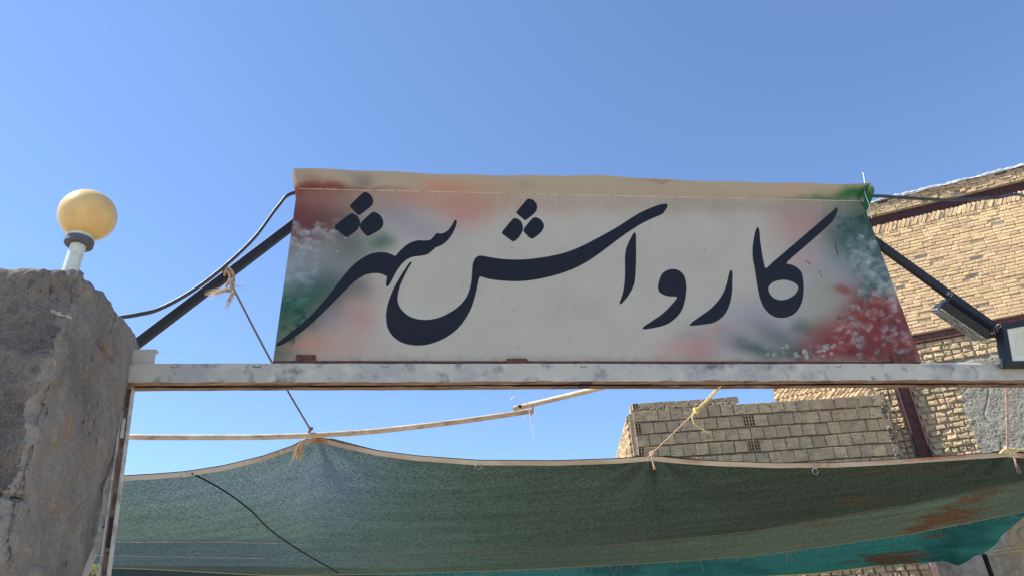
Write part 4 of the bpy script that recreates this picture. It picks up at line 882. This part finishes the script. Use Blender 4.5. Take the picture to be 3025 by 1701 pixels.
# ------------------------------------------------------------------ bricks
def brick_mesh(name, L, H, D, seed, m, jit=.002, bev=.006):
    r = random.Random(seed); j = lambda: r.uniform(-jit, jit)
    V = []
    for (y, ins) in ((D, bev), (D - bev, 0), (0, 0)):     # local: x length, z height, +y outwards
        for sx, sz_ in ((-1, -1), (1, -1), (1, 1), (-1, 1)): V.append((sx * (L / 2 - ins) + j(), y + (j() if y else 0), sz_ * (H / 2 - ins) + j()))
    Fc = [(0, 1, 2, 3)]
    for a in (0, 4):
        for i in range(4): Fc.append((a + i, a + 4 + i, a + 4 + (i + 1) % 4, a + (i + 1) % 4))
    me = bpy.data.meshes.new(name); me.from_pydata(V, [], Fc); me.materials.append(m); me.update()
    bm = bmesh.new(); bm.from_mesh(me); bmesh.ops.recalc_face_normals(bm, faces=bm.faces[:])
    if bm.faces[0].normal.y < 0:
        pass
    bm.to_mesh(me); bm.free(); return me
def rotm(D, N, roll=0., yaw=0.):
    """local x->D, y->N (outward), z->up ; right handed check"""
    D = Vector(D); N = Vector(N); Z = Vector((0, 0, 1)); Mx = Matrix((D, N, Z)).transposed()
    return (Mx @ Matrix.Rotation(roll, 3, 'Y') @ Matrix.Rotation(yaw, 3, 'Z')).to_4x4()
class Pieces:
    """collects pieces; the ones that show largest become parts, the rest one joined part"""
    def __init__(self, name, stuffname, root, m, maxn=300): self.a = []; self.n = name; self.sn = stuffname; self.r = root; self.m = m; self.mx = maxn
    def add(self, me, pos, rot): self.a.append((me, np.array(pos, float), rot))
    def done(self):
        P = np.array([p for _, p, _ in self.a]); x, y = project(P)
        vis = (x > -20) & (x < 3045) & (y > -20) & (y < 1720) & ~((x > 900) & (x < 2560) & (y > 560) & (y < 1150)) & ~((y > 1190 - (x - 1500) * 0 + 170) & (y < 1500))
        d = np.linalg.norm(P - EYE, axis=1); sz_ = np.array([max(v.co.x for v in me.vertices) * 1. for me, _, _ in self.a])
        score = np.where(vis, sz_ / d, -d); order = np.argsort(-score); own = set(int(i) for i in order[:self.mx] if vis[i])
        V = []; Fc = []
        for i, (me, p, rt) in enumerate(self.a):
            Mt = Matrix.Translation(Vector(p)) @ rt
            if i in own:
                o = bpy.data.objects.new(self.n, me); C.objects.link(o); bpy_parent(o, self.r); o.matrix_basis = Mt
            else:
                k = len(V); V += [Mt @ v.co for v in me.vertices]; Fc += [tuple(j + k for j in q.vertices) for q in me.polygons]
        if V:
            o = mesh(self.sn, V, Fc, self.m, self.r); o['kind'] = 'stuff'
bh = thing('brick_house', 'tall buff brick house wall with maroon steel beams at the right behind the sign', 'building', b3(0, 0))
# structure of the wall
obox('wall', b3(2.1, 4.62, -.17), BD * 4.6, BN * .17, (0, 0, 4.62), M['mortar'], bh, 0)
stm = [brick_mesh('brick', .198, .0535, .045, k, M['brick'], .0022) for k in range(8)]
hdm = [brick_mesh('brick', .098, .0535, .045, 20 + k, M['brick'], .0022) for k in range(4)]
thr = [brick_mesh('brick', .145, .0535, .045, 30 + k, M['brick'], .0022) for k in range(4)]
PB = Pieces('brick', 'bricks', bh, M['brick'])
r0 = rotm(BD, BN)
z = 8.79 - .031; row = 0
while z > 6.66:
    s = -2.48 + (row % 2) * .104 + random.uniform(-.02, .02)
    while s < 6.3:
        q = random.random(); me, L = (random.choice(stm), .198) if q < .74 else ((random.choice(thr), .145) if q < .86 else (random.choice(hdm), .098))
        out = -.022 + random.uniform(-.005, .005) - (.018 if random.random() < .04 else 0)
        if random.random() > .012:
            PB.add(me, b3(s + L / 2, z + random.uniform(-.003, .003), out), rotm(BD, BN, random.uniform(-.012, .012), random.uniform(-.02, .02)))
        s += L + .0085
    z -= .0640; row += 1
PB.done()
# dogtooth course of leaning bricks
PA = Pieces('angled_brick', 'angled_bricks', bh, M['brick'])
am = [brick_mesh('angled_brick', .195, .056, .06, 50 + k, M['brick'], .003) for k in range(5)]
s = -2.4
while s < 6.2:
    PA.add(random.choice(am), b3(s, 8.868 + random.uniform(-.008, .008), -.03 + random.uniform(-.008, .012)), rotm(BD, BN, -math.radians(62 + random.uniform(-5, 5)), random.uniform(-.1, .1)))
    s += .0735
PA.done()
# upper steel beam, recessed under the overhanging parapet, its shade put into the colour
obox('upper_beam', b3(2.1, 9.058, .004), BD * 4.6, BN * .006, (0, 0, .088), M['shadesteel'], bh, 0)
obox('upper_beam_flange', b3(2.1, 8.972, .0), BD * 4.6, BN * .02, (0, 0, .005), M['shadesteel'], bh, .001)
obox('parapet', b3(2.1, 9.275, -.12), BD * 4.65, BN * .16, (0, 0, .125), M['mortar'], bh, .003)
PC = Pieces('parapet_brick', 'parapet_bricks', bh, M['roughbrick'])
pm = [brick_mesh('parapet_brick', .17, .047, .05, 70 + k, M['roughbrick'], .005) for k in range(6)]; pmh = [brick_mesh('parapet_brick', .085, .047, .05, 80 + k, M['roughbrick'], .006) for k in range(4)]
for row in range(5):
    s = -2.4 + row * .07
    while s < 6.2:
        L = .17 if random.random() < .5 else .085
        if random.random() > .06: PC.add(random.choice(pm if L > .1 else pmh), b3(s + L / 2, 9.180 + row * .053, .03 + random.uniform(-.012, .012)), rotm(BD, BN, random.uniform(-.04, .04), random.uniform(-.08, .08)))
        s += L + .01
PC.done()
# crumpled white sheeting along the roof edge
nS = 200; SH = np.zeros((nS, 9, 3))
for i in range(nS):
    s = -2.6 + 8.9 * i / (nS - 1)
    for j in range(9):
        t = j / 8; wob = .022 * noise.noise(Vector((s * 3.1, t * 3, 1))) + .014 * noise.noise(Vector((s * 11, t * 6, 4)))
        hang = .03 + .035 * noise.noise(Vector((s * 1.7, 9, 2)))
        if t < .5: SH[i, j] = b3(s, 9.435 - hang * (1 - t * 2) + wob * .4, .115 + wob)
        else: SH[i, j] = b3(s, 9.435 + .02 * math.sin(t * 3) + wob, .115 - (t - .5) * 2 * .6 + wob)
gridmesh('roof_sheeting', SH, M['sheet'], bh, False)
# lower beam
obox('lower_beam', b3(2.1, 6.575, .012), BD * 4.6, BN * .03, (0, 0, .062), M['maroon'], bh, .002)
obox('lower_beam_flange', b3(2.1, 6.642, .02), BD * 4.6, BN * .05, (0, 0, .006), M['maroon'], bh, .001)
obox('lower_beam_flange', b3(2.1, 6.505, .02), BD * 4.6, BN * .05, (0, 0, .007), M['maroon'], bh, .001)
# steel column with its open side facing out
for nm, a0, a1, o0, o1 in (('column_web', -.50, -.33, .03, .04), ('column_flange', -.515, -.50, .0, .12), ('column_flange', -.33, -.318, .0, .12)):
    obox(nm, b3((a0 + a1) / 2, 5.16, (o0 + o1) / 2), BD * (a1 - a0) / 2, BN * (o1 - o0) / 2, (0, 0, 1.34), M['maroon'], bh, .001)
# rough bricks of the storey below
PR = Pieces('rough_brick', 'rough_bricks', bh, M['roughbrick'])
rm = [brick_mesh('rough_brick', .145, .082, .06, 90 + k, M['roughbrick'], .011, .018) for k in range(10)]; rmh = [brick_mesh('rough_brick', .09, .08, .06, 110 + k, M['roughbrick'], .012, .02) for k in range(6)]
def patch_edge(z): return .30 + .16 * noise.noise(Vector((z * 2.3, 1, 0))) + .06 * noise.noise(Vector((z * 9, 1, 0)))
def patch_top(s): return 6.10 + .06 * noise.noise(Vector((s * 2.5, 5, 0))) + .03 * noise.noise(Vector((s * 9, 5, 0))) + .05 * (s - 1)
z = 6.44; row = 0
while z > 3.9:
    s = -.29 + (row % 2) * .06
    while s < 6:
        L = .145 if random.random() < .65 else .09
        if s < patch_edge(z) + .05 or z > patch_top(s) - .03:
            PR.add(random.choice(rm if L > .1 else rmh), b3(s + L / 2, z + random.uniform(-.008, .008), -.015 + random.uniform(-.012, .012)), rotm(BD, BN, random.uniform(-.07, .07), random.uniform(-.12, .12)))
        s += L + random.uniform(.012, .03)
    s = -.86
    for k in range(3):
        PR.add(random.choice(rmh), b3(s + .045, z + random.uniform(-.01, .01), .0 + random.uniform(-.01, .02)), rotm(BD, BN, random.uniform(-.15, .15), random.uniform(-.3, .3))); s += .105
    z -= .102; row += 1
PR.done()
PG = Pieces('leaning_brick', 'leaning_bricks', bh, M['brick'])
lm = [brick_mesh('leaning_brick', .15, .05, .06, 170 + k, M['brick'], .006, .014) for k in range(6)]
for row in range(9):
    s = -2.45
    while s < -.9:
        PG.add(random.choice(lm), b3(s + (row % 2) * .03, 6.40 - row * .10, -.02 + random.uniform(-.008, .01)), rotm(BD, BN, -math.radians(38 + random.uniform(-5, 5)), random.uniform(-.1, .1))); s += .082
PG.done()
# wall beyond the block wall at left: leaning rows of brick right under the beam (seen over the block wall)
# cement render
ns, nz_ = 300, 330; PRn = np.zeros((ns, nz_, 3))
for i in range(ns):
    s = -.30 + 4.2 * (i / (ns - 1)); 
    for j in range(nz_):
        z = 0.0 + (6.45) * (j / (nz_ - 1)) if False else (2.2 + 4.2 * j / (nz_ - 1))
        e = min(s - patch_edge(z), (patch_top(s) - z)) 
        m_ = max(-1, min(1, e / .07))
        h = .035 * m_ + .006 * noise.noise(Vector((s * 4, z * 4, 0))) + .006 * noise.noise(Vector((s * 14, z * 14, 3))) + .009 * noise.noise(Vector((s * 38, z * 38, 7)))
        cr = abs(noise.noise(Vector((s * 1.6, z * 1.6, 11)))); 
        if cr < .03 and m_ > .5: h -= .02 * (1 - cr / .03)
        PRn[i, j] = b3(s, z, h + .01)
gridmesh('render_patch', PRn, M['render'], bh, True)
obox('render_base', b3(3.4, 1.15, .0), BD * 3.3, BN * .03, (0, 0, 1.15), M['render'], bh, 0)

# ------------------------------------------------------------------ hollow block building
hb = thing('block_building', 'low unfinished wall of square hollow clay blocks seen under the beam at right', 'building', k3(4, 0))
obox('wall', k3(3.93, 2.77, -1.55), KD * 2.10, KN * 1.55, (0, 0, 2.77), M['block_mortar'], hb, 0)
obox('wall_step', k3(2.76, 5.62, -.14), KD * .88, KN * .12, (0, 0, .075), M['block_mortar'], hb, .004)
bmh = [brick_mesh('hollow_block', .199, .178, .05, 130 + k, M['block'], .003, .003) for k in range(8)]
bmt = [brick_mesh('hollow_block', .199, .098, .05, 140 + k, M['block'], .004, .003) for k in range(4)]
bmn = [brick_mesh('hollow_block', .11, .178, .05, 150 + k, M['block'], .003, .003) for k in range(3)]
def perforated(L, H, nxx, nzz):
    V = []; Fc = []; w = .006
    def bx(x0, x1, z0, z1, y0, y1):
        k = len(V); V.extend([(x, y, z_) for x in (x0, x1) for y in (y0, y1) for z_ in (z0, z1)])
        for f in ((0, 1, 3, 2), (4, 6, 7, 5), (0, 4, 5, 1), (2, 3, 7, 6), (0, 2, 6, 4), (1, 5, 7, 3)): Fc.append(tuple(i + k for i in f))
    cw = (L - w) / nxx; ch = (H - w) / nzz
    for i in range(nxx + 1): ww = w * (1.8 if i in (0, nxx, nxx // 2) else 1); x = -L / 2 + i * cw; bx(x, x + ww, -H / 2, H / 2, -.05, .052)
    for j in range(nzz + 1): z_ = -H / 2 + j * ch; bx(-L / 2 + .001, L / 2 + .004, z_, z_ + w, -.05, .050)
    nb_ = len(Fc); bx(-L / 2 + .002, L / 2, -H / 2 + .002, H / 2 - .002, -.06, -.03)
    me = bpy.data.meshes.new('perforated_block'); me.from_pydata(V, [], Fc); me.materials.append(M['block']); me.materials.append(M['hole'])
    for p in me.polygons[nb_:]: p.material_index = 1
    me.update(); return me
pf4 = perforated(.199, .178, 4, 3); pf2 = perforated(.10, .178, 2, 3); pft = perforated(.10, .098, 2, 2)
def kpx(x, y): p = hit(x, y, (KP + KN * .05, KN)); return (p - KP) @ KD, p[2]
HB = Pieces('hollow_block', 'hollow_blocks', hb, M['block'])
PFp = [kpx(1780 + 1770 / 4.155, 1100 + 600 / 4.155), kpx(1780 + 1828 / 4.155, 1100 + 905 / 4.155)]
tops = 5.565
for row in range(12):
    zc = tops - .093 - row * .2085
    s = 1.90 + (0 if row % 2 == 0 else -.0); first = row % 2 == 1 or False
    if row % 2 == 1:
        o = bpy.data.objects.new('perforated_block', pf2); C.objects.link(o); bpy_parent(o, hb); o.matrix_basis = Matrix.Translation(Vector(k3(s + .05, zc, 0))) @ rotm(KD, KN); s += .108
    off = zc
    while s < 5.93:
        gapj = random.uniform(.006, .013)
        hitp = [q for q in PFp if abs(q[0] - (s + .1)) < .104 and abs(q[1] - zc) < .1]
        if hitp:
            o = bpy.data.objects.new('perforated_block', pf4); C.objects.link(o); bpy_parent(o, hb); o.matrix_basis = Matrix.Translation(Vector(k3(s + .1, zc, 0))) @ rotm(KD, KN)
        else:
            me = random.choice(bmh)
            HB.add(me, k3(s + .1, zc + random.uniform(-.003, .003) + .004 * math.sin(s * 2 + row), random.uniform(-.004, .004)), rotm(KD, KN, random.uniform(-.014, .014), random.uniform(-.012, .012)))
        s += .199 + gapj
    if 6.03 - s > .06: HB.add(random.choice(bmn), k3(s + .05, zc, 0), rotm(KD, KN, random.uniform(-.03, .03)))
s = 1.99 + .0
o = bpy.data.objects.new('perforated_block', pft); C.objects.link(o); bpy_parent(o, hb); o.matrix_basis = Matrix.Translation(Vector(k3(1.96, 5.655, -.01))) @ rotm(KD, KN)
s = 2.03
while s < 3.5:
    HB.add(random.choice(bmt), k3(s + .1, 5.655 + random.uniform(-.004, .004) , -.015), rotm(KD, KN, random.uniform(-.02, .02), 0)); s += .208
HB.done()
# squeezed mortar along the bed joints and at the junction with the house
V = []
def blob(c, r, sd):
    rs = np.random.RandomState(sd); vs = []
    for d in ((1, 0, 0), (-1, 0, 0), (0, 1, 0), (0, -1, 0), (0, 0, 1), (0, 0, -1)): vs.append(np.array(c) + np.array(d) * r * rs.uniform(.5, 1.3, 3) + rs.normal(0, r * .2, 3))
    return vs, [(0, 2, 4), (2, 1, 4), (1, 3, 4), (3, 0, 4), (2, 0, 5), (1, 2, 5), (3, 1, 5), (0, 3, 5)]
for row in range(7):
    zc = tops - .093 - row * .2085 - .104
    for k in range(200):
        s = random.uniform(1.88, 6.0)
        if noise.noise(Vector((s * 1.6, row * 3.1, 0))) < -.02: continue
        V.append(blob(k3(s, zc + random.uniform(-.008, .006), .038), random.uniform(.006, .014), k + row * 300))
for k in range(260): V.append(blob(k3(random.uniform(1.88, 3.62), 5.585 + random.uniform(-.02, .02), .035), random.uniform(.008, .022), 5000 + k))
for k in range(700):
    z = random.uniform(4.2, 5.62); V.append(blob(k3(6.03 + random.uniform(-.06, .06) * 1.2, z, random.uniform(-.02, .05)), random.uniform(.01, .028), 9000 + k))
sm = joined('squeezed_mortar', V, M['block_mortar'], hb, False); sm['kind'] = 'stuff'
# side wall in sunlit brick
PS = Pieces('side_brick', 'side_bricks', hb, M['roughbrick'])
sm_ = [brick_mesh('side_brick', .198, .055, .04, 160 + k, M['roughbrick'], .006) for k in range(5)]
z = 5.5; row = 0
while z > 3.8:
    q = .05 + (row % 2) * .1
    while q < 3:
        p = k3(1.835, z, -q - .1); PS.add(random.choice(sm_), p, rotm(-KN, -KD, random.uniform(-.03, .03), random.uniform(-.06, .06))); q += .21
    z -= .066; row += 1
PS.done()
# lower courses under the nets
PL_ = Pieces('rough_brick', 'rough_bricks', hb, M['roughbrick'])
z = 3.12; row = 0
while z > 2.2:
    s = 3.0 + (row % 2) * .1
    while s < 5.85:
        L = .17 if random.random() < .7 else .11
        PL_.add(random.choice(rm if L > .12 else rmh), k3(s + L / 2, z, random.uniform(-.01, .01)), rotm(KD, KN, random.uniform(-.04, .04), random.uniform(-.06, .06))); s += L + .006
    z -= .088; row += 1
PL_.done()
obox('corner_post', k3(6.02, 1.5, .03), KD * .05, KN * .03, (0, 0, 1.52), M['palepost'], hb, .003)
print('objects', len(bpy.data.objects))
